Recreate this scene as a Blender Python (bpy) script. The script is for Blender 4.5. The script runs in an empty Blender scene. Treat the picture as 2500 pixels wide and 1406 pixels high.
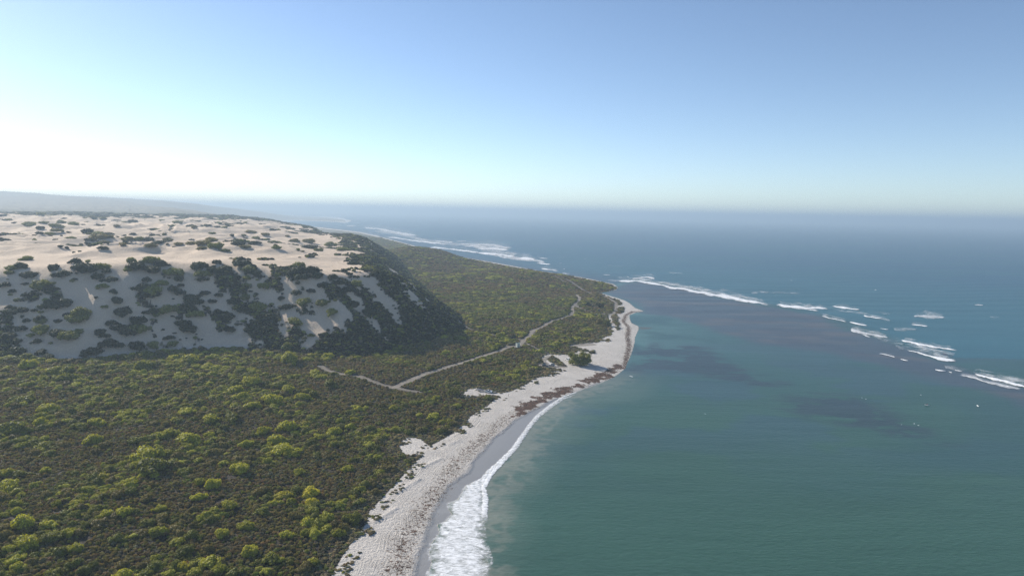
import bpy, bmesh, math, random
import numpy as np
from mathutils import Vector, Matrix, Euler
R = math.radians
rng = np.random.default_rng(7)
random.seed(7)
scene = bpy.context.scene
COL = scene.collection

# ------------------------------------------------------------------ camera, sky, sun, exposure
F, CX, CY = 1667.0, 1250.0, 703.0            # the photograph's focal length and centre, in its pixels
CAM_H, PITCH, ROLL = 120.0, R(6.26), R(1.2)
cam_d = bpy.data.cameras.new('camera'); cam = bpy.data.objects.new('camera', cam_d); COL.objects.link(cam)
cam_d.sensor_width = 36.0; cam_d.lens = 36.0 * F / 2500.0
cam_d.clip_start = 1.0; cam_d.clip_end = 120000.0
M3 = Matrix.Rotation(R(90) - PITCH, 3, 'X') @ Matrix.Rotation(ROLL, 3, 'Z')
cam.matrix_world = Matrix.Translation((0, 0, CAM_H)) @ M3.to_4x4()
scene.camera = cam
MC = np.array(M3)

SUN_AZ, SUN_EL = -51.0, 25.0                 # azimuth from +Y (negative = to the left), elevation
wd = bpy.data.worlds.new("World"); scene.world = wd; wd.use_nodes = True
wn = wd.node_tree; bg = wn.nodes['Background']
sky = wn.nodes.new('ShaderNodeTexSky'); sky.sky_type = 'NISHITA'; sky.sun_disc = False
sky.sun_elevation = R(SUN_EL); sky.sun_rotation = R(SUN_AZ)
sky.altitude = 0; sky.air_density = 0.68; sky.dust_density = 0.10; sky.ozone_density = 1.3
wn.links.new(sky.outputs[0], bg.inputs[0]); bg.inputs[1].default_value = 0.105
sun_d = bpy.data.lights.new('sun', 'SUN'); sun = bpy.data.objects.new('sun', sun_d); COL.objects.link(sun)
sun_d.energy = 5.0; sun_d.angle = R(0.5); sun_d.color = (1.0, 0.93, 0.82)
sd = Vector((math.sin(R(SUN_AZ)) * math.cos(R(SUN_EL)), math.cos(R(SUN_AZ)) * math.cos(R(SUN_EL)), math.sin(R(SUN_EL))))
sun.rotation_euler = sd.to_track_quat('Z', 'Y').to_euler()
scene.view_settings.view_transform = 'Standard'; scene.view_settings.look = 'None'
scene.view_settings.exposure = 0.60; scene.view_settings.gamma = 1.0
scene.render.engine = 'CYCLES'
cy = scene.cycles
cy.max_bounces = 6; cy.diffuse_bounces = 2; cy.glossy_bounces = 2; cy.transmission_bounces = 2
cy.volume_bounces = 1; cy.transparent_max_bounces = 8
cy.use_denoising = True; cy.denoising_prefilter = 'NONE'; cy.caustics_reflective = False; cy.caustics_refractive = False
HAZE_DENSITY = 1.8e-4

# ------------------------------------------------------------------ pixels to places
def ray(px, py):
    px = np.atleast_1d(np.asarray(px, float)); py = np.atleast_1d(np.asarray(py, float))
    c = np.stack([(px - CX) / F, -(py - CY) / F, -np.ones_like(px)], 1)
    return c @ MC.T
def at(px, py, z=0.0):
    v = ray(px, py); t = (z - CAM_H) / v[:, 2]
    return np.stack([v[:, 0] * t, v[:, 1] * t], 1)
def poly_at(pts, z=0.0):
    a = np.array(pts, float); return at(a[:, 0], a[:, 1], z)
def project(x, y, z):
    p = np.stack([x, y, z - CAM_H], -1) @ MC
    return CX + F * p[..., 0] / -p[..., 2], CY - F * p[..., 1] / -p[..., 2]

# ------------------------------------------------------------------ noise and distances (numpy)
def vnoise(x, y, seed=0):
    x = np.asarray(x, float); y = np.asarray(y, float)
    xi = np.floor(x).astype(np.int64); yi = np.floor(y).astype(np.int64)
    fx = x - xi; fy = y - yi
    fx = fx * fx * fx * (fx * (fx * 6 - 15) + 10); fy = fy * fy * fy * (fy * (fy * 6 - 15) + 10)
    def h(a, b):
        n = (a * 374761393 + b * 668265263 + seed * 974711) & 0xffffffff
        n = ((n ^ (n >> 13)) * 1274126177) & 0xffffffff
        return ((n ^ (n >> 16)) & 0xffffff) / float(0xffffff)
    a = h(xi, yi); b = h(xi + 1, yi); c = h(xi, yi + 1); d = h(xi + 1, yi + 1)
    return (a * (1 - fx) + b * fx) * (1 - fy) + (c * (1 - fx) + d * fx) * fy
def fbm(x, y, oct=4, seed=0, gain=0.5):
    s = np.zeros(np.shape(x)); a = 1.0; t = 0.0; k = 1.0
    for i in range(oct):
        ca, sa = math.cos(0.6 * i + .3), math.sin(0.6 * i + .3)
        s = s + a * vnoise((x * ca - y * sa) * k + 17.3 * i, (x * sa + y * ca) * k - 9.1 * i, seed + i)
        t += a; a *= gain; k *= 2.03
    return s / t
def sstep(a, b, x):
    t = np.clip((x - a) / (b - a), 0, 1); return t * t * (3 - 2 * t)
def dist_line(x, y, P, closed=False, along=False):
    """distance to a polyline, and the arc length of the nearest place on it"""
    sh = x.shape; x = x.ravel(); y = y.ravel()
    n = len(P); best = np.full(x.shape, 1e18); bs = np.zeros(x.shape); L = 0.0
    for i in range(n if closed else n - 1):
        a = P[i]; b = P[(i + 1) % n]; dx, dy = b - a; l2 = dx * dx + dy * dy + 1e-9
        t = np.clip(((x - a[0]) * dx + (y - a[1]) * dy) / l2, 0, 1)
        d = (x - a[0] - t * dx) ** 2 + (y - a[1] - t * dy) ** 2
        m = d < best; best[m] = d[m]
        if along: bs[m] = L + t[m] * math.sqrt(l2)
        L += math.sqrt(l2)
    d = np.sqrt(best).reshape(sh)
    return (d, bs.reshape(sh)) if along else d
def inside(x, y, P):
    sh = x.shape; x = x.ravel(); y = y.ravel(); r = np.zeros(x.shape, bool); n = len(P)
    for i in range(n):
        a = P[i]; b = P[(i + 1) % n]
        if a[1] == b[1]: continue
        c = ((a[1] > y) != (b[1] > y)) & (x < (b[0] - a[0]) * (y - a[1]) / (b[1] - a[1]) + a[0]); r ^= c
    return r.reshape(sh)
def sdf(x, y, P):      # positive inside
    d = dist_line(x, y, P, closed=True); return np.where(inside(x, y, P), d, -d)
def smooth_poly(P, it=2, closed=False):
    P = np.asarray(P, float)
    for _ in range(it):
        Q = []
        n = len(P)
        if not closed: Q.append(P[0])
        for i in range(n if closed else n - 1):
            a, b = P[i], P[(i + 1) % n]; Q += [a * .75 + b * .25, a * .25 + b * .75]
        if not closed: Q.append(P[-1])
        P = np.array(Q)
    return P

# ------------------------------------------------------------------ the traced plan of the coast
WATER_PX = [(1045,1404),(1055,1372),(1048,1349),(1054,1326),(1073,1300),(1068,1280),(1089,1271),(1104,1254),(1094,1242),(1094,1228),
 (1117,1219),(1129,1202),(1138,1185),(1178,1167),(1190,1150),(1227,1118),(1250,1095),(1273,1063),(1291,1037),(1310,1014),(1340,990),
 (1370,970),(1430,948),(1460,938),(1500,920),(1526,900),(1532,884),(1538,872),(1545,852),(1549,837),(1550,825),(1554,815),(1560,803),(1558,796),
 (1542,789),(1539,783),(1536,770),(1552,763),(1572,760),(1551,752),(1537,740),(1524,733),(1505,727),(1481,720),(1466,715),(1486,711),(1505,708),
 (1509,702),(1499,694),(1481,690),(1440,681),(1390,672),(1320,662),(1260,651),(1200,640),(1140,630),(1080,620),(1030,605),(1000,597),(940,581),(880,567),
 (780,555),(650,551),(610,547),(650,541),(720,538),(800,541),(850,543),(858,538),(800,531),(720,526),(650,521)]
water_line = np.vstack([[(-210., -300.)], [(-75., 60.)], poly_at(WATER_PX, 0.0)])
land_poly = np.vstack([water_line, [(-6000., 30000.), (-60000., 30000.), (-60000., -300.)]])

VEG_PX = [(811,1404),(829,1372),(843,1349),(872,1306),(898,1274),(902,1248),(930,1219),(961,1185),(999,1144),(1034,1110),(1010,1112),(985,1107),
 (973,1084),(996,1069),(1022,1069),(1048,1089),(1071,1078),(1106,1058),(1135,1034),(1150,1016),(1170,1004),(1190,990),(1220,968),(1208,963),(1170,966),(1136,970),
 (1132,962),(1140,953),(1162,949),(1202,953),(1224,960),(1250,954),(1296,932),(1300,924),(1326,918),(1350,913),(1335,908),(1366,906),(1358,898),(1325,897),
 (1331,886),(1324,876),(1328,869),(1346,867),(1390,867),(1408,860),(1418,851),(1404,845),(1430,838),(1456,836),(1470,830),(1472,824),(1490,818),(1496,806),(1493,800),
 (1490,789),(1484,777),(1482,765),(1492,766),(1492,775),(1497,787),(1508,796),(1513,790),(1508,776),(1506,764),(1520,762),(1526,752),(1517,748),(1506,749),
 (1519,740),(1512,731),(1496,727),(1476,719),(1462,713),(1490,707),(1504,703),(1497,695),(1480,691.5),(1440,683),(1390,674),(1320,664),(1200,642),(1080,622),(1030,607),(1000,599),(940,583),(880,569),
 (780,557),(650,553),(600,547),(650,540),(720,537),(800,539.5),(845,541),(850,538),(800,532),(720,527),(650,522)]
veg_line = np.vstack([[(-290., -300.)], [(-150., 60.)], poly_at(VEG_PX, 2.0)])
veg_poly = np.vstack([veg_line, [(-6000., 30000.), (-60000., 30000.), (-60000., -300.)]])
ISLANDS_PX = [[(1330,878),(1334,872),(1346,869),(1362,876),(1386,896),(1370,899),(1350,887)], [(1437,861),(1441,855),(1450,855),(1453,861),(1444,865)],
 [(1474,831),(1482,826),(1491,829),(1484,834)], [(1503,797),(1511,797),(1514,804),(1506,805)]]
ISLANDS = [poly_at(p, 2.0) for p in ISLANDS_PX]
WET_PX = [(1019,1404),(1014,1384),(1040,1312),(1051,1260),(1074,1222),(1094,1188),(1141,1156),(1170,1110),(1224,1058),(1262,1026),(1300,1003),(1360,972),(1430,946),(1500,922)]
wet_line = np.vstack([[(-105., 60.)], poly_at(WET_PX, .5)])
TRACKS = [([(961,949),(998,934),(1023,922),(1073,904),(1122,889),(1172,874),(1217,857),(1242,846),(1272,840),(1277,830),(1296,821),(1301,811),
  (1330,794),(1345,786),(1368,780),(1382,773),(1397,768),(1398,756),(1397,748),(1404,743),(1414,733),(1414,726),(1408,719)], 2.3, 1.0),
 ([(782,896),(800,905),(824,914),(874,924),(923,941),(956,947),(986,954),(1023,958)], 2.0, .75),
 ([(1404,745),(1421,755),(1445,760),(1481,764)], 2.4, .8),
 ([(1443,714),(1409,700),(1387,691),(1372,686),(1334,668)], 2.6, .8), ([(1382,697),(1350,682),(1318,668),(1300,660)], 1.6, .7),
 ([(1474,720),(1493,729),(1505,738),(1504,752),(1498,762),(1489,766)], 2.2, 1.0),
 ([(1106,781),(1118,789),(1130,798),(1150,810),(1170,817),(1198,820),(1214,826),(1258,828)], 1.2, .9),
 ([(1280,836),(1296,844),(1310,852),(1330,860),(1346,866)], .8, .9),
 ([(1326,889),(1345,892),(1372,893)], 3.0, 1.0),
 ([(1335,886),(1327,876),(1340,868)], 1.6, .9),
 ([(1402,842),(1420,840),(1445,838)], 4.0, .9), ([(1255,828),(1272,829)], 2.2, .9), ([(1240,844),(1260,846),(1278,842)], 2.5, .9)]
TRACKS = [(smooth_poly(poly_at(p, 3.0), 1), w, s) for p, w, s in TRACKS]
WRACK_PX = [(1250,996),(1300,972),(1350,950),(1398,940),(1440,920),(1480,900),(1508,888),(1526,896),(1510,908),(1490,923),(1430,943),(1360,968),(1300,999),(1260,1028)]
wrack_poly = poly_at(WRACK_PX, .6)
WRACK2 = poly_at([(965,1404),(975,1365),(985,1320),(1015,1272),(1040,1232),(1075,1190),(1115,1130),(1150,1100),(1190,1062),(1240,1020),(1300,990)], 1.0)
WRACK3 = poly_at([(1526,896),(1530,870),(1536,845),(1532,820),(1535,800),(1522,785),(1528,768),(1545,760),(1570,759)], .8)

SCARPS = [poly_at(p, 1.6) for p in ([(1120,1076),(1097,1085)], [(1076,1120),(1027,1143)], [(1022,1170),(973,1200)], [(966,1240),(915,1273)], [(1010,1160),(1022,1170)])]
# dune: the foot of the great slope, in plan
FOOT_PX = [(-900,845),(-400,858),(0,866),(150,876),(300,864),(450,850),(560,852),(700,862),(870,868),(960,850),(1080,826),(1150,808)]
foot = np.vstack([poly_at(FOOT_PX, 6.0), [(-52., 752.), (-84., 850.), (-118., 990.), (-165., 1140.), (-230., 1380.), (-330., 1620.), (-640., 2350.), (-1250., 3350.), (-2600., 5200.), (-9000., 9000.), (-60000., 12000.), (-60000., 200.)]])
foot = smooth_poly(foot, 1, True)

HILL_U = np.array([-1.2, -0.75, -0.60, -0.51, -0.46, -0.40, -0.34, -0.30])
HILL_Z = np.array([225., 205., 186., 168., 142., 90., 38., 0.])
def height(x, y, full=False):
    """ground height and, with full, the distances that the colours need"""
    dw = dist_line(x, y, water_line); land = inside(x, y, land_poly)
    near = dw < 400
    zb = np.where(land, 2.6 * (1 - np.exp(-dw / 26.0)) + 1.8 * sstep(40, 160, dw), -np.minimum(0.045 * dw, 3.0))
    r = np.hypot(x, y)
    und = (fbm(x / 46, y / 46, 4, 3) - .5) * 4.0 * sstep(25, 120, dw) * land
    big = (fbm(x / 170, y / 170, 3, 5) - .5) * 8 * sstep(60, 260, dw) * land * sstep(650, 1200, y)
    zb = zb + und + big
    # vegetated rise towards the coast beyond the dune
    zb = zb + 30 * np.exp(-(((x + 235) / 120) ** 2 + ((y - 1560) / 330) ** 2)) * sstep(15, 110, dw) * land
    zb = zb + 10 * np.exp(-(((x - 20) / 110) ** 2 + ((y - 1230) / 150) ** 2)) * sstep(10, 90, dw) * land
    if (near & (y < 620)).any():
        for a_, b_ in SCARPS:
            m = (np.abs(x - (a_[0] + b_[0]) / 2) < 40) & (np.abs(y - (a_[1] + b_[1]) / 2) < 40)
            if m.any(): zb[m] = zb[m] + .33 * np.exp(-(dist_line(x[m], y[m], np.array([a_, b_])) / 1.4) ** 2)
    # the great dune
    df = sdf(x, y, foot)
    dn = df + (fbm(x / 30, y / 30, 3, 11) - .5) * 9 * sstep(0, 50, df) + (fbm(x / 95, y / 95, 2, 12) - .5) * 22 * sstep(10, 90, df)
    top = 64 + 11 * sstep(950, 2400, r) - 17 * sstep(-.42, -.2, x / np.maximum(y, 1)) * (.45 + .55 * sstep(820, 1150, r)) + (fbm(x / 210, y / 210, 3, 21) - .5) * 9
    hump = np.abs(fbm(x / 85, y / 120, 3, 31) - .5) * 2
    top = top + (1 - hump) ** 3 * 10 * sstep(120, 260, df) - 2 * sstep(120, 260, df) + (fbm(x / 24, y / 24, 3, 41) - .5) * 2.2 * sstep(90, 160, df)
    top = top * (1 - .82 * sstep(2700, 4300, y) * sstep(-1500, -700, x))
    slope = .67 * 7 * np.logaddexp(0, (dn - 7) / 7) * sstep(-1, 12, dn)
    k = 4.5
    hgt = -k * np.logaddexp(-slope / k, -np.maximum(top, 1) / k)
    hgt = np.maximum(hgt, 0) * (df > 0)
    z = zb + hgt * sstep(0, 16, df)
    u = x / np.maximum(y, 1)
    hz = np.interp(u, HILL_U, HILL_Z)
    far = sstep(2700, 6800, y) * land
    z = z * (1 - .7 * far) + far * hz * (.9 + .2 * fbm(x / 900, y / 900, 3, 51)) * sstep(0, 900, dw)
    if full: return z, dw, land, df, dn
    return z

def raycast(px, py):
    v = ray(px, py); out = []
    t = np.concatenate([np.arange(150, 1200, 1.5), np.arange(1200, 3600, 6.0), np.arange(3600, 9000, 40.0)])
    for d in v:
        X = d[0] * t; Y = d[1] * t; Z = CAM_H + d[2] * t
        G = height(X, Y); i = np.argmax(Z <= G)
        if i == 0: i = len(t) - 1
        a = (Z[i - 1] - G[i - 1]); b = (G[i] - Z[i]); f = a / (a + b + 1e-9); tt = t[i - 1] + f * (t[i] - t[i - 1])
        out.append((d[0] * tt, d[1] * tt, G[i - 1] + f * (G[i] - G[i - 1])))
    return np.array(out)

# ------------------------------------------------------------------ node helper
class NT:
    def __init__(s, name):
        s.m = bpy.data.materials.new(name); s.m.use_nodes = True; s.t = s.m.node_tree
        s.t.nodes.clear(); s.out = s.n('ShaderNodeOutputMaterial')
    def n(s, typ, **kw):
        nd = s.t.nodes.new(typ)
        for k, v in kw.items(): setattr(nd, k, v)
        return nd
    def put(s, sock, v):
        if isinstance(v, bpy.types.NodeSocket): s.t.links.new(v, sock)
        elif v is not None:
            if hasattr(sock, 'default_value'):
                if isinstance(v, (tuple, list)) and len(v) == 3 and sock.type == 'RGBA': v = (*v, 1)
                sock.default_value = v
    def attr(s, name, kind='GEOMETRY', out='Fac'):
        a = s.n('ShaderNodeAttribute', attribute_name=name, attribute_type=kind); return a.outputs[out]
    def math(s, op, a, b=None, c=None, clamp=False):
        m = s.n('ShaderNodeMath', operation=op, use_clamp=clamp); s.put(m.inputs[0], a); s.put(m.inputs[1], b); s.put(m.inputs[2], c); return m.outputs[0]
    def noise(s, vec, scale, detail=4, rough=.5, dist=0):
        m = s.n('ShaderNodeTexNoise'); s.put(m.inputs['Vector'], vec); s.put(m.inputs['Scale'], scale); m.inputs['Detail'].default_value = detail
        m.inputs['Roughness'].default_value = rough; m.inputs['Distortion'].default_value = dist; return m.outputs['Fac']
    def ramp(s, v, stops, interp='LINEAR'):
        m = s.n('ShaderNodeMapRange'); m.clamp = True; m.interpolation_type = 'SMOOTHSTEP' if interp == 's' else 'LINEAR'
        s.put(m.inputs[0], v); m.inputs[1].default_value, m.inputs[2].default_value, m.inputs[3].default_value, m.inputs[4].default_value = stops; return m.outputs[0]
    def mix(s, f, a, b, mode='MIX'):
        m = s.n('ShaderNodeMix', data_type='RGBA', blend_type=mode); s.put(m.inputs[0], f); s.put(m.inputs[6], a); s.put(m.inputs[7], b); return m.outputs[2]
    def comb(s, x, y, z=0.0):
        m = s.n('ShaderNodeCombineXYZ'); s.put(m.inputs[0], x); s.put(m.inputs[1], y); s.put(m.inputs[2], z); return m.outputs[0]
    def mapping(s, vec, scale=(1, 1, 1), rot=(0, 0, 0)):
        m = s.n('ShaderNodeMapping'); s.put(m.inputs[0], vec); m.inputs['Scale'].default_value = scale; m.inputs['Rotation'].default_value = rot; return m.outputs[0]
    def pos(s): return s.n('ShaderNodeNewGeometry').outputs['Position']
    def obj(s): return s.n('ShaderNodeTexCoord').outputs['Object']
    def bump(s, h, strength, dist, prev=None):
        m = s.n('ShaderNodeBump'); s.put(m.inputs['Height'], h); s.put(m.inputs['Strength'], strength); m.inputs['Distance'].default_value = dist
        if prev is not None: s.put(m.inputs['Normal'], prev)
        return m.outputs[0]
    def bsdf(s, color, rough=.6, spec=.3, normal=None, **kw):
        b = s.n('ShaderNodeBsdfPrincipled'); s.put(b.inputs['Base Color'], color); s.put(b.inputs['Roughness'], rough)
        s.put(b.inputs['Specular IOR Level'], spec)
        if normal is not None: s.put(b.inputs['Normal'], normal)
        for k, v in kw.items(): s.put(b.inputs[k.replace('_', ' ')], v)
        return b.outputs[0]
    def done(s, sh): s.t.links.new(sh, s.out.inputs['Surface']); return s.m

def tag(o, label=None, cat=None, group=None, kind=None):
    if label: o['label'] = label
    if cat: o['category'] = cat
    if group: o['group'] = group
    if kind: o['kind'] = kind
    return o

def mesh_obj(name, V, Fc, mat=None, parent=None, smooth=False):
    me = bpy.data.meshes.new(name)
    V = np.asarray(V, np.float32)
    if isinstance(Fc, np.ndarray):
        k = Fc.shape[1]
        me.vertices.add(len(V)); me.vertices.foreach_set('co', V.ravel())
        me.loops.add(Fc.size); me.loops.foreach_set('vertex_index', Fc.astype(np.int32).ravel())
        me.polygons.add(len(Fc)); me.polygons.foreach_set('loop_start', np.arange(0, Fc.size, k, dtype=np.int32))
        me.update(calc_edges=True)
    else:
        me.from_pydata([tuple(v) for v in V], [], Fc)
    if smooth: me.polygons.foreach_set('use_smooth', np.ones(len(me.polygons), bool))
    if mat: me.materials.append(mat)
    o = bpy.data.objects.new(name, me); COL.objects.link(o)
    if parent: o.parent = parent
    return o
def fattr(me, name, data):
    a = me.attributes.new(name, 'FLOAT', 'POINT'); a.data.foreach_set('value', np.asarray(data, np.float32).ravel())
def cattr(me, name, data):
    a = me.attributes.new(name, 'FLOAT_COLOR', 'POINT'); d = np.ones((len(data), 4), np.float32); d[:, :3] = data; a.data.foreach_set('color', d.ravel())

def polar_grid(a0, a1, na, rows):
    th = np.linspace(R(a0), R(a1), na); rr = np.asarray(rows)
    T, RR = np.meshgrid(th, rr); X = RR * np.sin(T); Y = RR * np.cos(T)
    nr = len(rr); idx = np.arange(nr * na).reshape(nr, na)
    Fc = np.stack([idx[:-1, :-1].ravel(), idx[:-1, 1:].ravel(), idx[1:, 1:].ravel(), idx[1:, :-1].ravel()], 1)
    return X, Y, Fc
def rows_for(r0, r1, k, cap):
    r = [r0]
    while r[-1] < r1: r.append(r[-1] + max(.5, min(r[-1] ** 2 / 200000 * k, r[-1] * cap)))
    return r

# ------------------------------------------------------------------ ground
GX, GY, GF = polar_grid(-56, 50, 1240, rows_for(60, 30000, 1.35, .009))
SH = GX.shape
GZ, DW, LAND, DF, DN = height(GX, GY, True)
GXr, GYr = GX.ravel(), GY.ravel()
DV, AL = dist_line(GX, GY, veg_line, along=True)
INV = inside(GX, GY, veg_poly)
sv = np.where(INV, DV, -DV)                       # positive where scrub grows
for P in ISLANDS: sv = np.maximum(sv, np.where(np.hypot(GX - P[0][0], GY - P[0][1]) < 90, sdf(GX, GY, P), -99))
wetd = dist_line(GX, GY, wet_line)
trk = np.zeros(SH)
for P, w, s in TRACKS:
    near = (GX > P[:, 0].min() - 12) & (GX < P[:, 0].max() + 12) & (GY > P[:, 1].min() - 12) & (GY < P[:, 1].max() + 12)
    d = dist_line(GX[near], GY[near], P) + (fbm(GX[near] / 4, GY[near] / 4, 3, 77) - .5) * 2.6
    t = s * (1 - sstep(w * .8, w * 1.35, d)); cur = trk[near]; trk[near] = np.maximum(cur, t)
def wrack_density(x, y):
    wn_ = fbm(x / 5, y / 5, 3, 66) - .5
    a = sstep(-3, 3.5, sdf(x, y, wrack_poly) + wn_ * 10) * (.70 + wn_ * .7)
    b = .40 * np.exp(-(dist_line(x, y, WRACK2) / 3.2) ** 2)
    c = .62 * np.exp(-(dist_line(x, y, WRACK3) / 5) ** 2)
    d = .48 * np.exp(-(dist_line(x, y, WRACK2) / 11) ** 2)
    e = .38 * np.exp(-(dist_line(x, y, WRACK3) / 15) ** 2)
    return np.maximum(np.maximum(a, b), np.maximum(c, np.maximum(d, e)))
near = (GY < 1300) & (DW < 120)
WR = np.zeros(SH); WR[near] = wrack_density(GX[near], GY[near])

def px_of(x, y, z): return project(x, y, z)
PX, PY = px_of(GX, GY, GZ)
# how densely the scrub covers the ground (0..1): heath everywhere inside the line, patchy on the dune
SLOPE_X = [0, 250, 420, 520, 620, 700, 800, 950, 1050, 1160]
def cover(x, y, z, df, sv, px, py):
    r = np.hypot(x, y)
    c = (sv > .3).astype(float)
    on = df > 4
    foot_d = sstep(0, 14, df)
    # on the front slope
    base = np.interp(px, SLOPE_X, [.0, .0, .0, .14, .30, .38, .48, .60, .70, .78])
    low = np.interp(df, [0, 12, 30, 60, 110], [.42, .25, .14, .04, 0.0]) * np.interp(px, [250, 480, 650], [.25, .8, 1.6])
    ax, ay = x * .74 + y * .67, y * .74 - x * .67
    n = fbm(ax / 9.5, ay / 24, 4, 61); n2 = fbm(x / 55, y / 55, 3, 62)
    v = .62 * n + .38 * n2
    th = 1 - (base + low)
    q = np.clip((v - .28) / .44, 0, 1)
    slope_c = np.maximum(sstep(th - .04, th + .04, q), .13 * sstep(th - .22, th - .08, q))
    # on the plateau: bare sand with scattered clumps, denser towards the seaward edge and far away
    edge = np.exp(-np.maximum(0, df - 60) / 70) * sstep(780, 980, y)
    pb = .0 + .035 * sstep(900, 2200, r) + 1.2 * sstep(2050, 2900, r + (n2 - .5) * 900) + .34 * edge + .12 * np.exp(-((r - 960 - .25 * (px - 400)) / 120) ** 2)
    q2 = np.clip((.5 * fbm(x / 20, y / 20, 4, 63) + .5 * fbm(x / 90, y / 60, 3, 64) - .28) / .44, 0, 1)
    plat_c = np.maximum(sstep(1 - pb - .03, 1 - pb + .03, q2), .10 * sstep(.84 - pb, .96 - pb, q2))
    plat = sstep(95, 125, df)
    d = slope_c * (1 - plat) + plat_c * plat
    east = sstep(700, 800, y) * (1 - sstep(40, 110, df)) * sstep(1100, 1160, px + (y - 700) * .0)
    d = np.maximum(d, east * sstep(.30, .40, q) * .95)
    # the sandy strip that runs down the spur
    return np.where(on, d, c * 1.0)
strip = raycast([952, 968, 1008, 1048, 1098, 1120], [656, 671, 701, 739, 771, 787])[:, :2]
def strip_clear(x, y, extra=0):
    m = np.zeros(x.shape); s = (y > 650) & (y < 1200) & (x > -350) & (x < 0)
    if s.any():
        d, al = dist_line(x[s], y[s], strip, along=True); w = np.interp(al, [0, 60, 200], [9, 7, 3.2]) + extra; m[s] = 1 - sstep(w * .8, w * 1.2, d)
    return m
STR = strip_clear(GX, GY)
sv = sv - 6 * (trk > .5) * (sv > 0)
COVER = cover(GX, GY, GZ, DF, sv, PX, PY) * (1 - STR)

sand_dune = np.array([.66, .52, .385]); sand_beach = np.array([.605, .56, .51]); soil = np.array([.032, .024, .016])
track_c = np.array([.27, .235, .195]); wet_c = np.array([.33, .32, .31]); seabed = np.array([.16, .17, .13])
farveg = np.array([.060, .066, .040])
n1 = fbm(GX / 9, GY / 9, 4, 71)[..., None]; n2 = fbm(GX / 60, GY / 60, 3, 72)[..., None]
C = np.broadcast_to(sand_beach, SH + (3,)) * (.90 + .2 * n1)
dune_m = sstep(2, 12, DF)[..., None]
C = C * (1 - dune_m) + dune_m * sand_dune * (.93 + .14 * n2)
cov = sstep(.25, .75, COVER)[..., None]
RR = np.hypot(GX, GY)
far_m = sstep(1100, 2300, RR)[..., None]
vegc = soil * (.7 + .6 * n1); farveg = farveg + (np.array([.24, .21, .16]) - farveg) * (sstep(2800, 4500, RR) * .9)[..., None]; vegc = vegc * (1 - far_m) + farveg * (.75 + .5 * n1) * far_m  # far scrub colour paled with distance, painting haze onto the hills
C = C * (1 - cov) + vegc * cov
C = C * (1 - trk[..., None]) + track_c * (.85 + .3 * n1) * trk[..., None]
onl = LAND & (DW < 400)
wetm = (1 - sstep(.2, 1.0, 0 * DW + np.where(LAND, 0, 1)))
wet = np.zeros(SH); sel = onl & (GY < 700) & (sv < 0)
# wet where nearer the water than the wet line is
wet_poly = np.vstack([water_line[:2], water_line[2:28], wet_line[::-1]])
wet_poly = np.vstack([water_line[1:28] + [6.0, -2.0], wet_line[::-1]])
s_w = np.full(SH, -99.); s_w[sel] = sdf(GX[sel], GY[sel], wet_poly)
wet = sstep(-2.0, 1.5, s_w + (n1[..., 0] - .5) * 3)
C = C * (1 - wet[..., None]) + wet_c * wet[..., None]
C = np.where(LAND[..., None], C, seabed)
tyre = ((sv < 0) & LAND & (DF < 0) & (GY < 900)) * sstep(0, 3, -sv) * (1 - sstep(34, 48, -sv)) * (1 - wet)
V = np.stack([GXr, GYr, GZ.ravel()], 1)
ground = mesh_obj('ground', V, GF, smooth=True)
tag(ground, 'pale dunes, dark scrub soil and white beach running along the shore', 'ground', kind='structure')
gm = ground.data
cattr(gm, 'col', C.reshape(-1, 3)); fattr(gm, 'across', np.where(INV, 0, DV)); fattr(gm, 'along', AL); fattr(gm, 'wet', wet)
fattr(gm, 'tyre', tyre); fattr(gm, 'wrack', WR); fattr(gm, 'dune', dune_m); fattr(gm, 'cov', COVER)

g = NT('sand_and_soil')
base = g.attr('col', out='Color'); P = g.pos()
w = g.attr('wet'); dry = g.math('SUBTRACT', 1.0, g.math('MULTIPLY', w, .93))
fine = g.noise(P, 1.3, 6, .65); mid = g.noise(P, .22, 4, .55)
acr, alo = g.attr('across'), g.attr('along'); ty = g.attr('tyre')
wob = g.math('MULTIPLY', g.noise(P, .03, 2), 6.0)
tv = g.comb(g.math('ADD', acr, wob), g.math('MULTIPLY', alo, .010))
rut = g.noise(tv, .85, 5, .75, .4)
tv2 = g.comb(g.math('SUBTRACT', acr, g.math('MULTIPLY', g.noise(P, .018, 2), 12.0)), g.math('MULTIPLY', alo, .008))
rut2 = g.noise(tv2, 1.4, 3, .6)
ty = g.math('MULTIPLY', ty, g.ramp(g.noise(P, .07, 4), (.44, .60, .0, 1)))
pock = g.noise(P, .75, 3, .6)
ruts = g.math('MULTIPLY', g.math('ADD', g.math('ABSOLUTE', g.math('SUBTRACT', rut, .5)), g.math('ABSOLUTE', g.math('SUBTRACT', rut2, .5))), ty)
c1 = g.mix(g.math('ADD', g.math('MULTIPLY', g.math('SUBTRACT', g.ramp(fine, (.3, .7, 0, 1)), .5), dry), .5), g.mix(1.0, base, (.80, .79, .78), 'MULTIPLY'), g.mix(1.0, base, (1.1, 1.1, 1.1), 'MULTIPLY'))
c2 = g.mix(g.math('MULTIPLY', g.ramp(ruts, (.04, .0, 0, 1)), g.math('MULTIPLY', ty, .55)), c1, (.25, .225, .20))
wr = g.attr('wrack')
wn1 = g.noise(g.mapping(P, (1, 1, 1)), .8, 7, .72, 1.0)
wth = g.math('SUBTRACT', 1.02, g.math('MULTIPLY', wr, .78))
wm = g.ramp(g.math('SUBTRACT', wn1, g.math('MULTIPLY', wth, .80)), (-.02, .03, 0, 1))
wm = g.math('MULTIPLY', wm, g.ramp(wr, (.02, .12, 0, 1)))
wcol = g.mix(g.ramp(g.noise(P, .5, 3), (.35, .65, 0, 1)), (.045, .027, .018), (.13, .062, .036))
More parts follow.
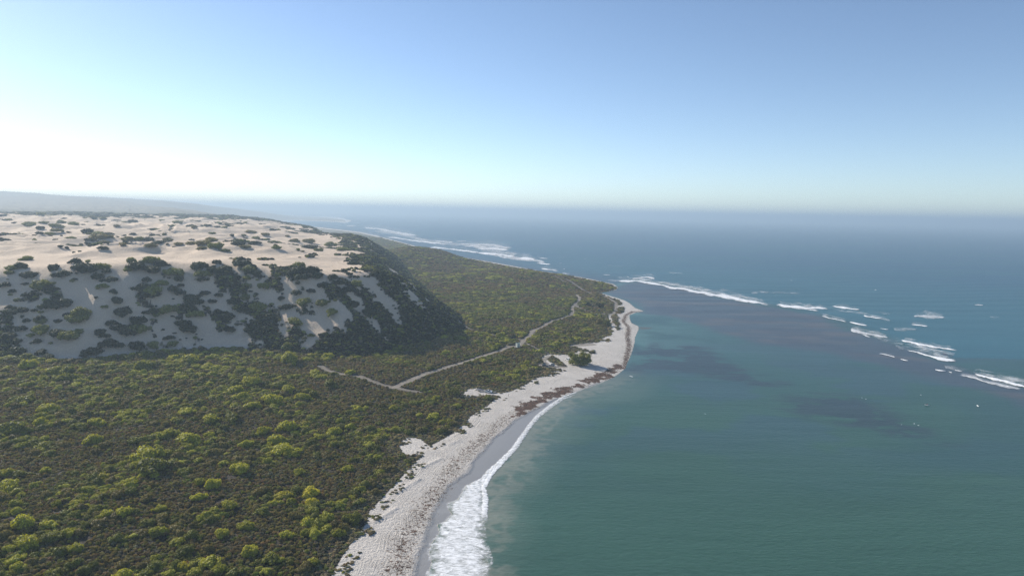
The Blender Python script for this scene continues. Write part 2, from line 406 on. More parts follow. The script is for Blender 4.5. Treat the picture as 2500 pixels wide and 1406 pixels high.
c3 = g.mix(wm, c2, wcol)
rip = g.noise(g.mapping(P, (.5, .12, 1), (0, 0, R(30))), 1.2, 3, .6)
nb = g.bump(g.math('MULTIPLY', g.math('ADD', g.math('ADD', fine, pock), g.math('MULTIPLY', ruts, 2.2)), dry), 1.0, .55)
nb = g.bump(g.math('MULTIPLY', rip, g.attr('dune')), .35, .5, nb)
nb = g.bump(wm, .6, .3, nb)
rough = g.math('SUBTRACT', .92, g.math('MULTIPLY', w, .55))
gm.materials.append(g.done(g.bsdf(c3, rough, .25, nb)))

# ------------------------------------------------------------------ water
SX, SY, SF = polar_grid(-56, 56, 760, rows_for(60, 42000, 1.7, .012))
sdw = dist_line(SX, SY, water_line); sland = inside(SX, SY, land_poly)
keep = ~(sland & (sdw > 6)).ravel()
SF = SF[keep[SF].all(1)]
used = np.unique(SF); remap = np.full(SX.size, -1); remap[used] = np.arange(len(used)); SF = remap[SF]
sx, sy, sd_ = SX.ravel()[used], SY.ravel()[used], np.where(sland, -sdw, sdw).ravel()[used]
spx, spy = project(sx, sy, np.zeros_like(sx)); sr = np.hypot(sx, sy)
swell = (np.sin((sy * .985 - sx * .17 + 26 * fbm(sx / 300, sy / 300, 2, 5)) / 7.5 + 5 * fbm(sx / 90, sy / 90, 2, 6)) * .42) * sstep(650, 1100, sy) * (1 - sstep(2500, 5000, sr)) * sstep(20, 80, sd_)
REEF = poly_at([(1497,700),(1560,686),(1640,697),(1700,712),(1800,735),(1900,752),(2010,775),(2120,815),(2200,850),(2330,890),(2500,945),(2700,1000),(2700,1075),(2480,985),(2300,930),(2150,895),
 (2020,858),(1900,845),(1820,838),(1740,810),(1660,780),(1590,768),(1570,760),(1540,740),(1500,725),(1465,714)])
OUTREEF = poly_at([(1497,700),(1560,684),(1640,694),(1700,708),(1800,731),(1900,748),(2010,771),(2120,811),(2200,846),(2330,886),(2500,940),(2900,1060)])
reef = sdf(sx, sy, REEF)
bl = lambda a, b: a[None, :] * (1 - b[:, None])
def lerp(c, col, m): return c * (1 - m[:, None]) + np.array(col)[None, :] * m[:, None]
m1 = fbm(sx / 55, sy / 40, 4, 81); m2 = fbm(sx / 22, sy / 12, 4, 82); m3 = fbm(sx / 200, sy / 140, 3, 83); m4 = fbm(sx / 9, sy / 6, 4, 86)
wc = np.tile(np.array([.038, .100, .074]), (len(sx), 1))                        # green lagoon
wc = lerp(wc, (.032, .095, .100), sstep(300, 640, sy + (m3 - .5) * 260))
wc = lerp(wc, (.038, .088, .110), .7 * sstep(.45, .62, m1) * sstep(260, 420, sy))
wc = lerp(wc, (.030, .082, .085), .6 * sstep(.52, .66, m3) )
shal = np.exp(-np.maximum(sd_, 0) / 62) * sstep(500, 640, sy)                    # pale water off the point
wc = lerp(wc, (.085, .185, .175), .9 * shal * sstep(.30, .6, m1 + .2 * (1 - shal)))
WEEDS = poly_at([(1545,850),(1600,838),(1700,845),(1760,868),(1830,905),(1900,935),(1860,945),(1780,925),(1700,915),(1600,905),(1540,915)])
WEED2 = poly_at([(1870,985),(1960,970),(2060,965),(2160,1000),(2240,1045),(2300,1085),(2220,1080),(2120,1050),(2010,1020),(1900,1010)])
for P_, a in ((WEEDS, .85), (WEED2, .75)):
    wd_ = sdf(sx, sy, P_); wc = lerp(wc, (.030, .048, .066), a * sstep(-12, 12, wd_ + (m2 - .5) * 34) * sstep(.40, .56, .55 * m2 + .45 * m4 + .05))
wc = lerp(wc, (.058, .082, .106), .92 * sstep(-10, 16, reef + (m1 - .5) * 40))        # reef flat
wc = lerp(wc, (.125, .110, .108), .5 * sstep(-4, 20, reef) * sstep(.50, .66, fbm(sx / 90, sy / 30, 3, 84)))
wc = lerp(wc, (.045, .062, .085), .55 * sstep(4, 30, reef) * sstep(.52, .66, m1))
dor, aor = dist_line(sx, sy, OUTREEF, along=True)
outer = (~inside(sx, sy, np.vstack([OUTREEF, [(3000., 200.), (60000, 200.), (60000, -3000.), (-400, -3000.), (-400, 900)]]))) & (sy > 600)
inshore = sstep(0, 1, outer.astype(float)) * sstep(0, 25, dor)
oc = np.tile(np.array([.030, .120, .155]), (len(sx), 1)); oc = lerp(oc, (.020, .088, .140), sstep(250, 1300, sr - 1050 + sx * .35)); oc = lerp(oc, (.022, .105, .135), .6 * sstep(.45, .65, m3))
oc = lerp(oc, (.045, .066, .100), .8 * np.exp(-np.maximum(sd_, 0) / 70) * (sy > 1100))
wc = wc * (1 - inshore[:, None]) + oc * inshore[:, None]
sedn = fbm(sx / 7, sy / 7, 4, 85)                                              # stirred sand behind the break
sed = (1 - sstep(7, 20, sd_ - 9 * sstep(330, 230, sy) + (sedn - .5) * 30)) * (sy < 520) * (1 - sstep(430, 540, sy))
wc = lerp(wc, (.30, .275, .225), .85 * sed * sstep(.30, .60, sedn + .12))
WBR = poly_at([(1562,799),(1590,799),(1588,803),(1562,804)])
wc = lerp(wc, (.10, .07, .05), .8 * sstep(-2, 2, sdf(sx, sy, WBR) + (m2 - .5) * 4))
wc = lerp(wc, (.13, .185, .150), .5 * (1 - sstep(14, 42, sd_ + (m1 - .5) * 30)) * (1 - sstep(430, 560, sy)))
water = mesh_obj('water', np.stack([sx, sy, swell], 1), SF, smooth=True)
tag(water, 'green lagoon, purple reef flat and blue open sea', 'sea', kind='structure')
cattr(water.data, 'col', wc); fattr(water.data, 'calm', 1 - sstep(500, 1100, sy)); fattr(water.data, 'reefm', sstep(-5, 15, reef))
s = NT('sea_water')
P = s.pos(); wcol = s.attr('col', out='Color')
rp = s.mapping(P, (.26, .62, .3), (0, 0, R(-16)))
r1 = s.noise(rp, 1.0, 6, .62, .3); r2 = s.noise(s.mapping(P, (.05, .22, .1), (0, 0, R(-12))), .5, 4, .6, .2)
r3 = s.noise(s.mapping(P, (.010, .045, .1), (0, 0, R(-10))), .5, 4, .6, .3)
dk = s.mix(s.ramp(r3, (.3, .7, 0, 1)), s.mix(1.0, wcol, (.90, .91, .92), 'MULTIPLY'), s.mix(1.0, wcol, (1.09, 1.08, 1.07), 'MULTIPLY'))
dk = s.mix(s.ramp(r1, (.35, .72, 0, 1)), s.mix(1.0, dk, (.91, .92, .93), 'MULTIPLY'), s.mix(1.0, dk, (1.09, 1.08, 1.08), 'MULTIPLY'))
nb = s.bump(r1, .8, .36); nb = s.bump(r2, .45, .9, nb); nb = s.bump(r3, .35, 1.6, nb)
water.data.materials.append(s.done(s.bsdf(dk, .40, .38, nb, IOR=1.33)))

# ------------------------------------------------------------------ foam
def foam_mat(name, streak, thr, gain, tint=(.86, .87, .88)):
    f = NT(name); P = f.pos(); v = f.attr('v'); a = f.attr('op')
    n = f.noise(f.mapping(P, streak[0], (0, 0, streak[1])), 1.0, 7, .70, .8)
    n2 = f.noise(f.mapping(P, streak[2], (0, 0, streak[1])), 1.0, 5, .65, .5)
    edge = f.math('MULTIPLY', f.math('SUBTRACT', 1.0, f.math('ABSOLUTE', f.math('SUBTRACT', f.math('MULTIPLY', v, 2.0), 1.0))), 1.0)
    k = f.math('ADD', f.math('MULTIPLY', n, .75), f.math('MULTIPLY', n2, .25))
    m = f.math('ADD', k, f.math('SUBTRACT', a, thr))
    al = f.ramp(m, (.5 - gain, .5 + gain, 0, 1))
    al = f.math('MULTIPLY', al, f.ramp(f.math('ADD', edge, f.math('MULTIPLY', f.math('SUBTRACT', n2, .5), 1.5)), (.0, .45, 0, 1)))
    nb = f.bump(k, .5, .5)
    b = f.bsdf(f.mix(n, tint, (.90, .91, .92)), .7, .2, nb)
    t = f.n('ShaderNodeBsdfTransparent').outputs[0]; mx = f.n('ShaderNodeMixShader')
    f.t.links.new(al, mx.inputs[0]); f.t.links.new(t, mx.inputs[1]); f.t.links.new(b, mx.inputs[2])
    return f.done(mx.outputs[0])
M_swash = foam_mat('foam_swash', ((.38, .9, .5), R(12), (.30, .30, .3)), .10, .15)
M_break = foam_mat('foam_breaker', ((.07, .05, .3), R(-8), (.06, .030, .3)), .24, .22)
fv, ff, fvv, fop = [], [], [], []
def ribbon(left, right, z0=.1, crown=.25, nseg=120, nw=9, op=.3, store=None, ops=None, z1=None):
    """a strip of foam between two lines (world xy); op is how closed the foam is"""
    L = np.asarray(left); Rr = np.asarray(right)
    def res(P):
        s_ = np.concatenate([[0], np.cumsum(np.hypot(*np.diff(P, axis=0).T))]); t = np.linspace(0, s_[-1], nseg)
        return np.stack([np.interp(t, s_, P[:, 0]), np.interp(t, s_, P[:, 1])], 1)
    A, B = res(L), res(Rr); V_, vv, oo = [], [], []
    for j in range(nw):
        q = j / (nw - 1); p = A * (1 - q) + B * q
        V_.append(np.column_stack([p, z0 + crown * math.sin(math.pi * q) * np.ones(nseg) + .04 * np.sin(np.arange(nseg) * .7 + j)])); vv.append(np.full(nseg, q))
        o_ = np.full(nseg, op) if ops is None else np.interp(np.linspace(0, 1, nseg), *ops)
        e = np.minimum(np.linspace(0, 1, nseg), 1 - np.linspace(0, 1, nseg)) * 12
        oo.append(o_ - .45 * (1 - np.clip(e, 0, 1)))
    b0 = sum(len(x) for x in store[0]); store[0].append(np.vstack(V_)); store[2].append(np.concatenate(vv)); store[3].append(np.concatenate(oo))
    id_ = b0 + np.arange(nw * nseg).reshape(nw, nseg)
    store[1].append(np.stack([id_[:-1, :-1].ravel(), id_[:-1, 1:].ravel(), id_[1:, 1:].ravel(), id_[1:, :-1].ravel()], 1))
def build_foam(name, store, mat, label):
    o = mesh_obj(name, np.vstack(store[0]), np.vstack(store[1]), mat, smooth=True)
    fattr(o.data, 'v', np.concatenate(store[2])); fattr(o.data, 'op', np.concatenate(store[3]))
    return tag(o, label, 'foam', kind='stuff')
sw = [[], [], [], []]
WL = poly_at(WATER_PX, .1)
OUT = poly_at([(1197,1404),(1206,1372),(1199,1346),(1186,1303),(1187,1260),(1189,1216),(1184,1190),(1199,1162),(1236,1121),(1258,1099),(1280,1066),(1297,1040),(1317,1018),(1347,995),(1376,975),(1436,952)], .1)
i1 = 23
ribbon(np.vstack([[( -62., 150.)], WL[:i1]]) + [-1.0, 0], np.vstack([[(2., 150.)], OUT]), .10, .10, 420, 26, .16, sw, ops=([0, .2, .62, .72, .85, 1], [.19, .18, .17, .08, .06, -.02]))
# the line of the small breaking wave along the outer edge
OUTc = OUT[3:]; d_ = np.array([1.0, .3])
ribbon(OUTc - [2.2, 0], OUTc + [.8, .2], .14, .10, 260, 9, .16, sw, ops=([0, .25, .4, 1], [.20, .22, .12, .02]))
ribbon(WL[12:i1] - [.6, .3], WL[12:i1] + [2.2, .8], .12, .08, 200, 8, .14, sw)
build_foam('shore_foam', sw, M_swash, 'white foam sheet washing up the wet sand beside the green water')
bk = [[], [], [], []]
def wave(pts, wpx, op=.4, crown=.45, wobble=0.0):
    """a breaker traced in the photograph: its line on the water and its depth down the picture in photo pixels"""
    p = np.array(pts, float); n = max(2, int(np.hypot(*(p[-1] - p[0])) / 6)); s_ = np.linspace(0, 1, len(p)); t = np.linspace(0, 1, n)
    x = np.interp(t, s_, p[:, 0]); y = np.interp(t, s_, p[:, 1]) + rng.normal(0, .35, n)
    if np.ndim(wpx): w = np.interp(t, np.linspace(0, 1, len(wpx)), wpx)
    else: w = np.full(n, float(wpx)) * np.clip(np.minimum(t, 1 - t) * 8 + .25, 0, 1)
    sc = .85 if y.mean() < 660 else .9
    ph = rng.random() * 50; wn_ = fbm(t * n / 3.0 + ph, t * 0, 3, 7); w = w * sc * np.clip(.15 + 1.9 * wn_, .1, 1.6); y = y + (fbm(t * n / 5.0 + ph, t * 0 + 3, 2, 9) - .5) * np.clip(w, 1, 6) * .8
    if n > 5 and op > .2:      # the thin lace the breaker leaves behind it
        ribbon(at(x, y + w * .2, 0), at(x, y - w * 1.3 - 4.0, 0), .16, .1, max(n * 3, 12), 5, .06, bk)
    ribbon(at(x, y + w * .5, 0), at(x, y - w * .5, 0), .3, crown, max(n * 3, 12), 6, op, bk)
for a in [([(1478,684),(1520,686),(1560,687),(1600,693),(1640,703),(1680,708),(1740,719),(1800,732),(1850,738),(1885,745)], [2,4,5,5,6,7,9,9,7,4], .42),
 ([(1600,688),(1650,697),(1700,712)], 5, .12), ([(1540,681),(1575,678),(1600,681)], 5, .28), ([(1560,684),(1592,684)], 3, .45), ([(1690,706),(1700,707)], 3, .4),
 ([(1895,745),(1935,748),(1980,753),(2022,755)], [3,7,6,3], .48), ([(1900,748),(1960,755),(2000,760)], 3, .4), ([(2031,748),(2060,753),(2100,757)], [2,5,3], .5),
 ([(2005,772),(2030,778),(2067,787)], 3, .45), ([(2073,787),(2095,792),(2118,796)], [2,5,2], .45), ([(2108,771),(2120,774),(2155,779)], 3, .5),
 ([(2075,803),(2100,811),(2145,820),(2172,825)], [7,8,6,3], .30), ([(2105,817),(2125,824)], 4, .3), ([(2090,806),(2180,832),(2270,862),(2335,876)], [10,18,22,18], .06), ([(2230,842),(2290,856),(2340,868)], [8,12,8], .08), ([(1560,684),(1680,700),(1800,724),(1890,740)], [6,9,12,8], .10), ([(1900,742),(2020,751),(2110,765),(2190,788)], [4,8,8,6], .07), ([(2290,892),(2380,908),(2500,930)], [8,12,16], .06), ([(2195,831),(2240,839),(2285,848),(2335,856)], [3,5,5,3], .46),
 ([(2150,835),(2230,850),(2330,868)], [6,18,16], .05), ([(2215,856),(2260,868),(2300,878),(2334,882)], [3,5,8,4], .42), ([(2145,864),(2185,873)], 2, .42), ([(2198,878),(2218,882)], 2, .4),
 ([(2228,771),(2265,775),(2310,777)], [3,12,5], .22), ([(2225,793),(2265,797)], 2.5, .48), ([(2180,803),(2210,804),(2240,806)], 7, .12), ([(2148,803),(2170,806)], 3, .4),
 ([(2378,745),(2400,746)], 2.5, .35), ([(2415,773),(2440,775)], 7, .08), ([(2282,903),(2310,907)], 3, .42), ([(2316,909),(2324,911)], 2, .4),
 ([(2375,912),(2410,921),(2450,931),(2500,945),(2560,962)], [3,6,8,9,9], .46), ([(2400,915),(2450,922),(2510,936)], [4,14,16], .08), ([(2335,915),(2370,922),(2415,936),(2460,945),(2500,953)], [3,4,6,7,4], .26), ([(2455,943),(2462,945)], 3, .5),
 ([(2330,904),(2350,907)], 3, .35), ([(1820,716),(1870,715),(1960,716)], 4, .08), ([(1850,726),(1890,728)], 4, .04), ([(1630,664),(1670,670)], 4, .06), ([(2000,758),(2080,762),(2190,767)], 5, .02),
 # seaward side of the point, and the far surf
 ([(1320,656),(1345,659),(1362,663)], 3, .5), ([(1375,657),(1380,657)], 2, .4), ([(1372,668),(1392,669)], 2, .4), ([(1262,631),(1285,632),(1307,634)], [3,7,3], .45), ([(1316,631),(1338,632)], 2, .4), ([(1000,582),(1080,592),(1180,606),(1300,630)], [8,10,14,10], .14), ([(900,562),(980,573),(1060,590)], [5,6,6], .14),
 ([(1200,622),(1240,628),(1300,636),(1340,642)], [6,8,7,3], .24), ([(1310,643),(1345,646)], 2.5, .45), ([(1110,596),(1150,597),(1200,600),(1255,607)], [3,5,9,6], .26), ([(1130,601),(1180,603),(1250,612)], [3,5,5], .32), ([(1165,607),(1210,609),(1240,612)], 4, .42),
 ([(1165,616),(1220,622),(1260,627)], 4, .40), ([(1045,604),(1100,608),(1160,616),(1215,624)], [3,3,4,4], .42), ([(940,579),(980,583),(1030,590),(1075,595),(1092,598)], [2,3,3,4,2], .40),
 ([(885,556),(920,558),(960,566),(1000,573),(1037,578)], [3,5,6,6,3], .30), ([(925,563),(970,572),(1010,578)], 4, .18), ([(880,571),(930,577)], 2, .25), ([(1060,589),(1110,592)], 2, .28), ([(1112,590),(1140,589)], 2, .3),
 ([(845,552),(870,553)], 2, .3), ([(770,528),(800,530),(835,535),(858,541)], [2,4,7,8], .28), ([(645,538),(680,540),(720,541)], 2.5, .2), ([(820,541),(850,546)], 4, .16), ([(610,531),(640,533)], 2, .15),
 ([(975,551),(980,551)], 2, .3), ([(1425,633),(1432,633)], 1.5, .4), ([(1375,628),(1378,628)], 1.5, .35), ([(1472,671),(1490,672)], 2, .35), ([(1508,678),(1520,678)], 2, .4), ([(1530,676),(1536,677)], 2, .3),
 ([(1480,648),(1540,653)], 3, .02), ([(1929,685),(1935,686)], 1.5, .3), ([(2135,708),(2140,709)], 1.5, .35), ([(2384,991),(2389,993)], 2, .4), ([(1536,919),(1546,922)], 2.5, .4), ([(1365,643),(1372,643)],2,.35)]:
    wave(*a)
build_foam('reef_surf', bk, M_break, 'white lines of surf breaking on the reef and along the far shore')
del GX, GY, PX, PY, n1, n2, C

# ------------------------------------------------------------------ scrub: meshes
def ico(sub):
    bm = bmesh.new(); bmesh.ops.create_icosphere(bm, subdivisions=sub, radius=1)
    v = np.array([q.co[:] for q in bm.verts]); f = np.array([[q.index for q in p.verts] for p in bm.faces]); bm.free(); return v, f
ICO1, ICO2 = ico(1), ico(2)
def bush_arrays(seed, lumps=26, leaves=46, flat=.55, leaf=.075, spread=.72, dome=True, lump=(.22, .40)):
    """a rounded bush 2 units wide: small foliage lumps set over a dome, each covered with leaf sprays"""
    g_ = np.random.default_rng(seed); V_, F_, S_ = [], [], []; b = 0
    pts = []
    for i in range(lumps):
        a = i * 2.399963 + g_.random() * .5; lobe = .78 + .22 * math.sin(a * 2 + seed) + .16 * math.sin(a * 3 + seed * 1.7) + .12 * math.sin(a * 5 + seed * .3)
        rr = math.sqrt((i + .5) / lumps) * spread * (.9 + .2 * g_.random()) * lobe
        h = math.sqrt(max(0, 1 - (rr / (spread * 1.25)) ** 2)) * flat * (.45 + .75 * g_.random()) if dome else flat * g_.random()
        pts.append((rr * math.cos(a), rr * math.sin(a), h * .72, g_.uniform(*lump)))
    for (x, y, z, s_) in pts:
        v, f = ICO1; q = v * (s_ * .92) * [1, 1, .8] + g_.normal(0, s_ * .08, v.shape) + [x, y, z]
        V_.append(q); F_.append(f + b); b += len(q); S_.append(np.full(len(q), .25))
        n = leaves; d = g_.normal(size=(n, 3)); d[:, 2] = np.abs(d[:, 2]) * .9 - .15; d /= np.linalg.norm(d, axis=1)[:, None]
        c = d * s_ * [1, 1, .85] * g_.uniform(.85, 1.22, (n, 1)) + [x, y, z]
        t = np.cross(d, g_.normal(size=(n, 3))); t /= np.linalg.norm(t, axis=1)[:, None] + 1e-9
        u_ = np.cross(d, t) * .75 + d * g_.uniform(-.5, .7, (n, 1)); sz = leaf * g_.uniform(.6, 1.4, (n, 1))
        quad = np.stack([c - t * sz, c + u_ * sz, c + t * sz, c - u_ * sz], 1).reshape(-1, 3)
        i0 = b + np.arange(n) * 4; F_.append(np.stack([i0, i0 + 1, i0 + 2], 1)); F_.append(np.stack([i0, i0 + 2, i0 + 3], 1))
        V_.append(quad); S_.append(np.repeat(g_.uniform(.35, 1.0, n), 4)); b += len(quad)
    return np.vstack(V_), np.vstack(F_), np.concatenate(S_)
def leaf_mat(name, colour_from, trans=.3):
    f = NT(name)
    if colour_from == 'object': col = f.n('ShaderNodeObjectInfo').outputs['Color']
    else: col = f.attr('tint', 'INSTANCER', 'Color')
    sh = f.attr('leafv')
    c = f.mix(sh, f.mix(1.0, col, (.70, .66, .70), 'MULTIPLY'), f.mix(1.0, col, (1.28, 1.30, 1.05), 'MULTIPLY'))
    p = f.bsdf(c, .62, .15)
    tr = f.n('ShaderNodeBsdfTranslucent'); f.t.links.new(f.mix(1.0, c, (1.45, 1.35, .5), 'MULTIPLY'), tr.inputs[0])
    mx = f.n('ShaderNodeMixShader'); mx.inputs[0].default_value = trans
    f.t.links.new(p, mx.inputs[1]); f.t.links.new(tr.outputs[0], mx.inputs[2]); return f.done(mx.outputs[0])
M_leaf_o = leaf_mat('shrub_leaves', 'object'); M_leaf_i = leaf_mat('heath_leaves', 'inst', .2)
def bush_mesh(name, arr, mat):
    o_ = mesh_obj(name, arr[0], arr[1], mat); fattr(o_.data, 'leafv', arr[2]); me = o_.data; bpy.data.objects.remove(o_); return me
ARR_BIG = [bush_arrays(100 + i, 34, 50, .66, .055, .82, True, (.15, .34)) for i in range(7)]
ARR_LOW = [bush_arrays(200 + i, 16, 40, .34, .085, .75, True, (.22, .36)) for i in range(4)]
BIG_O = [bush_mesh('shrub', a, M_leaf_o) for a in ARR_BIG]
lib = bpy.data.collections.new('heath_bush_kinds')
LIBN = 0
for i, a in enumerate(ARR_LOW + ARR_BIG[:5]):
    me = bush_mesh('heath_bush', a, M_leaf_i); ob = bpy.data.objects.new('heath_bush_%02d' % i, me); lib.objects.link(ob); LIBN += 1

def scatter(name, P, scale, rot, idx, tint, label, cat):
    me = bpy.data.meshes.new(name); me.vertices.add(len(P)); me.vertices.foreach_set('co', np.asarray(P, np.float32).ravel())
    a = me.attributes.new('sc', 'FLOAT_VECTOR', 'POINT'); a.data.foreach_set('vector', np.asarray(scale, np.float32).ravel())
    a = me.attributes.new('ro', 'FLOAT_VECTOR', 'POINT'); a.data.foreach_set('vector', np.asarray(rot, np.float32).ravel())
    a = me.attributes.new('ix', 'INT', 'POINT'); a.data.foreach_set('value', np.asarray(idx, np.int32))
    cattr(me, 'tint', tint); me.materials.append(M_leaf_i)
    o = bpy.data.objects.new(name, me); COL.objects.link(o)
    ng = bpy.data.node_groups.new(name, 'GeometryNodeTree')
    ng.interface.new_socket('Geometry', in_out='INPUT', socket_type='NodeSocketGeometry'); ng.interface.new_socket('Geometry', in_out='OUTPUT', socket_type='NodeSocketGeometry')
    N = ng.nodes.new; gi = N('NodeGroupInput'); go = N('NodeGroupOutput'); ip = N('GeometryNodeInstanceOnPoints'); ci = N('GeometryNodeCollectionInfo')
    ci.inputs['Collection'].default_value = lib; ci.inputs['Separate Children'].default_value = True; ci.inputs['Reset Children'].default_value = True
    def na(n_, t_):
        q = N('GeometryNodeInputNamedAttribute'); q.data_type = t_; q.inputs['Name'].default_value = n_; return q.outputs['Attribute']
    Lk = ng.links.new
    Lk(gi.outputs[0], ip.inputs['Points']); Lk(ci.outputs[0], ip.inputs['Instance']); ip.inputs['Pick Instance'].default_value = True
    Lk(na('ix', 'INT'), ip.inputs['Instance Index']); Lk(na('ro', 'FLOAT_VECTOR'), ip.inputs['Rotation']); Lk(na('sc', 'FLOAT_VECTOR'), ip.inputs['Scale']); Lk(ip.outputs[0], go.inputs[0])
    md = o.modifiers.new('scatter', 'NODES'); md.node_group = ng
    return tag(o, label, cat, kind='stuff')

def state(x, y):
    """height, foot distance, scrub line distance, cover at scattered points"""
    z, dw, land, df, dn = height(x, y, True)
    d = dist_line(x, y, veg_line); s_ = np.where(inside(x, y, veg_poly), d, -d)
    for P_ in ISLANDS:
        nr = np.hypot(x - P_[0][0], y - P_[0][1]) < 90
        if nr.any(): s_[nr] = np.maximum(s_[nr], sdf(x[nr], y[nr], P_))
    t = np.full(x.shape, 99.)
    for P_, w, s2 in TRACKS:
        nr = (x > P_[:, 0].min() - 12) & (x < P_[:, 0].max() + 12) & (y > P_[:, 1].min() - 12) & (y < P_[:, 1].max() + 12)
        if nr.any(): t[nr] = np.minimum(t[nr], dist_line(x[nr], y[nr], P_) - w)
    px, py = project(x, y, z)
    c = cover(x, y, z, df, s_, px, py) * (1 - strip_clear(x, y, 2.5))
    return z, df, s_, t, c, px, py

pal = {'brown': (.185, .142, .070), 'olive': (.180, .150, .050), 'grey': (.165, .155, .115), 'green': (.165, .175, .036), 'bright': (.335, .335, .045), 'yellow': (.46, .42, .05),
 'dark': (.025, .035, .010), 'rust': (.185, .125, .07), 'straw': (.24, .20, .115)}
pal = {k: np.array(v) for k, v in pal.items()}
def jitter_ring(r0, r1, s0, a0=-52, a1=20):
    n_r = max(1, int((r1 - r0) / s0)); out = []
    for i in range(n_r):
        r = r0 + (i + .5) * s0; na = int(R(a1 - a0) * r / s0); th = R(a0) + (np.arange(na) + rng.random(na)) * R(a1 - a0) / na
        rr = r + (rng.random(na) - .5) * s0; out.append(np.stack([rr * np.sin(th), rr * np.cos(th)], 1))
    return np.vstack(out)
rings = []; r = 150.0
while r < 3000:
    s0 = max(1.25, r * .0036) if r < 1300 else r * .0042
    r1 = r + max(s0 * 8, 10); p = jitter_ring(r, r1, s0); rings.append(np.column_stack([p, np.full(len(p), s0)])); r = r + int((r1 - r) / s0) * s0
pts = np.vstack(rings)
ok = inside(pts[:, 0], pts[:, 1], veg_poly)
nv = (pts[:, 1] < 600) & (pts[:, 0] > -260); ok[nv] |= dist_line(pts[nv, 0], pts[nv, 1], veg_line) < 5
for P_ in ISLANDS: ok |= sdf(pts[:, 0], pts[:, 1], P_) > 0
pts = pts[ok]
x, y, s0 = pts.T
z, df, s_, t, c, px, py = state(x, y)
keep = ((s_ > .5) | ((s_ > -5 * (fbm(x / 6, y / 6, 3, 88) > .56)) & (rng.random(len(x)) < .5))) & (t > 1.3) & (px > -260) & (px < 1700) & (py < 1520) & (((rng.random(len(x)) < c * 1.05) & ((fbm(x / 4.5, y / 4.5, 2, 96) > .22) | (df > 4))) | ((s_ <= .5) & (df < 0)))
clear = (df > 6)
# leave the nearer faces of the big bushes to the individual shrubs
x, y, s0, z, df, s_, c, px, py = [q[keep] for q in (x, y, s0, z, df, s_, c, px, py)]
N_ = len(x)
n1 = fbm(x / 14, y / 14, 4, 91); n2 = fbm(x / 48, y / 48, 3, 92); n3 = fbm(x / 5, y / 5, 3, 93); u = rng.random(N_)
n4 = fbm(x / 120, y / 120, 3, 94)
T = np.tile(pal['brown'], (N_, 1)); 
def put(m, k): T[m] = pal[k]
score = n1 * .55 + n2 * .45 + (u - .5) * .16
q = np.quantile(score, [.24, .44, .68, .82, .93])
put(score > q[0], 'olive'); put(score > q[2], 'green'); put(score > q[4], 'bright')
put((u < .20), 'grey'); put((u > .20) & (u < .34) & (n3 > .48), 'rust'); put((n3 > .60) & (u > .6), 'brown')
put((s_ < 5 + 6 * n1) & (u > .35) & (df < 0), 'straw'); put((s_ < 8) & (u < .35) & (df < 0), 'grey')
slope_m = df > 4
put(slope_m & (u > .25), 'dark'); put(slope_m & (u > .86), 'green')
big = ((score > q[3]) & (u > .45)) | (slope_m & (u > .5))
mid_zone = (px > 1080) & (px < 1420) & (py > 690) & (py < 800) & (df < 4)
big |= mid_zone & (n2 > .46) & (u > .4); put(mid_zone & big, 'green')
rustz = (px > 1040) & (px < 1500) & (py < 720) & (df < 4) & (n2 < .52); put(rustz & (u > .5), 'rust'); put(rustz & (u < .25), 'olive')
T[(rng.random(N_) < .10) & ~slope_m] = pal['green']; T = T * rng.uniform(.55, 1.55, (N_, 1)) * (1 + rng.normal(0, .06, (N_, 3)))
base = s0 * .66
sz = base * rng.uniform(.75, 1.35, N_) * np.where(big, 1.35, 1.0)
hs = sz * np.where(big, rng.uniform(1.0, 1.6, N_), rng.uniform(.8, 2.2, N_))
hs = np.where((s_ < 7) & (df < 0), hs * .6, hs); hs = np.minimum(hs, np.where(df > 4, 4.5, 3.0) * rng.uniform(.7, 1.15, N_))
ix = np.where(big, 4 + rng.integers(0, 5, N_), rng.integers(0, 4, N_))
P2 = []; r = 170.0
while r < 1500:
    q_ = max(4.2, r * .010); P2.append(jitter_ring(r, r + q_ * 1.01, q_)); r += q_
P2 = np.vstack(P2); P2 = P2[inside(P2[:, 0], P2[:, 1], veg_poly)]
x2, y2 = P2.T; z2, df2, sv2, t2, c2_, px2, py2 = state(x2, y2)
a1 = fbm(x2 / 14, y2 / 14, 4, 91) * .45 + fbm(x2 / 48, y2 / 48, 3, 92) * .35 + fbm(x2 / 8, y2 / 8, 2, 99) * .2; u2 = rng.random(len(x2))
a1 = a1 + .06 * sstep(330, 520, np.hypot(x2, y2)) * (px2 < 900) + .10 * sstep(20, 0, np.abs(df2)) * (df2 < 4)
k2 = (sv2 > 4) & (t2 > 3) & (df2 < 3) & (px2 > -200) & (py2 < 1500) & (a1 > .525 + .10 * (u2 - .5)) & (rng.random(len(x2)) < .8)
x2, y2, z2, a1, u2, df2, px2, py2 = [q[k2] for q in (x2, y2, z2, a1, u2, df2, px2, py2)]; M_ = len(x2)
s2_ = np.maximum(1.5, np.hypot(x2, y2) * .0036) * rng.uniform(.9, 2.1, M_)
T2 = np.where((u2 > .55)[:, None], pal['bright'], pal['green']); T2 = np.where((u2 < .28)[:, None], pal['olive'], T2); T2 = np.where((u2 > .93)[:, None], pal['yellow'] * .8, T2)
T2 = T2 * rng.uniform(.7, 1.25, (M_, 1)); print('tall heath', M_)
x, y, z, sz = np.r_[x, x2], np.r_[y, y2], np.r_[z, z2], np.r_[sz, s2_]; T = np.vstack([T, T2]); hs = np.r_[hs, np.minimum(s2_ * rng.uniform(1.0, 1.6, M_), 4.2)]; ix = np.r_[ix, 4 + rng.integers(0, 5, M_)]; N_ = len(x)
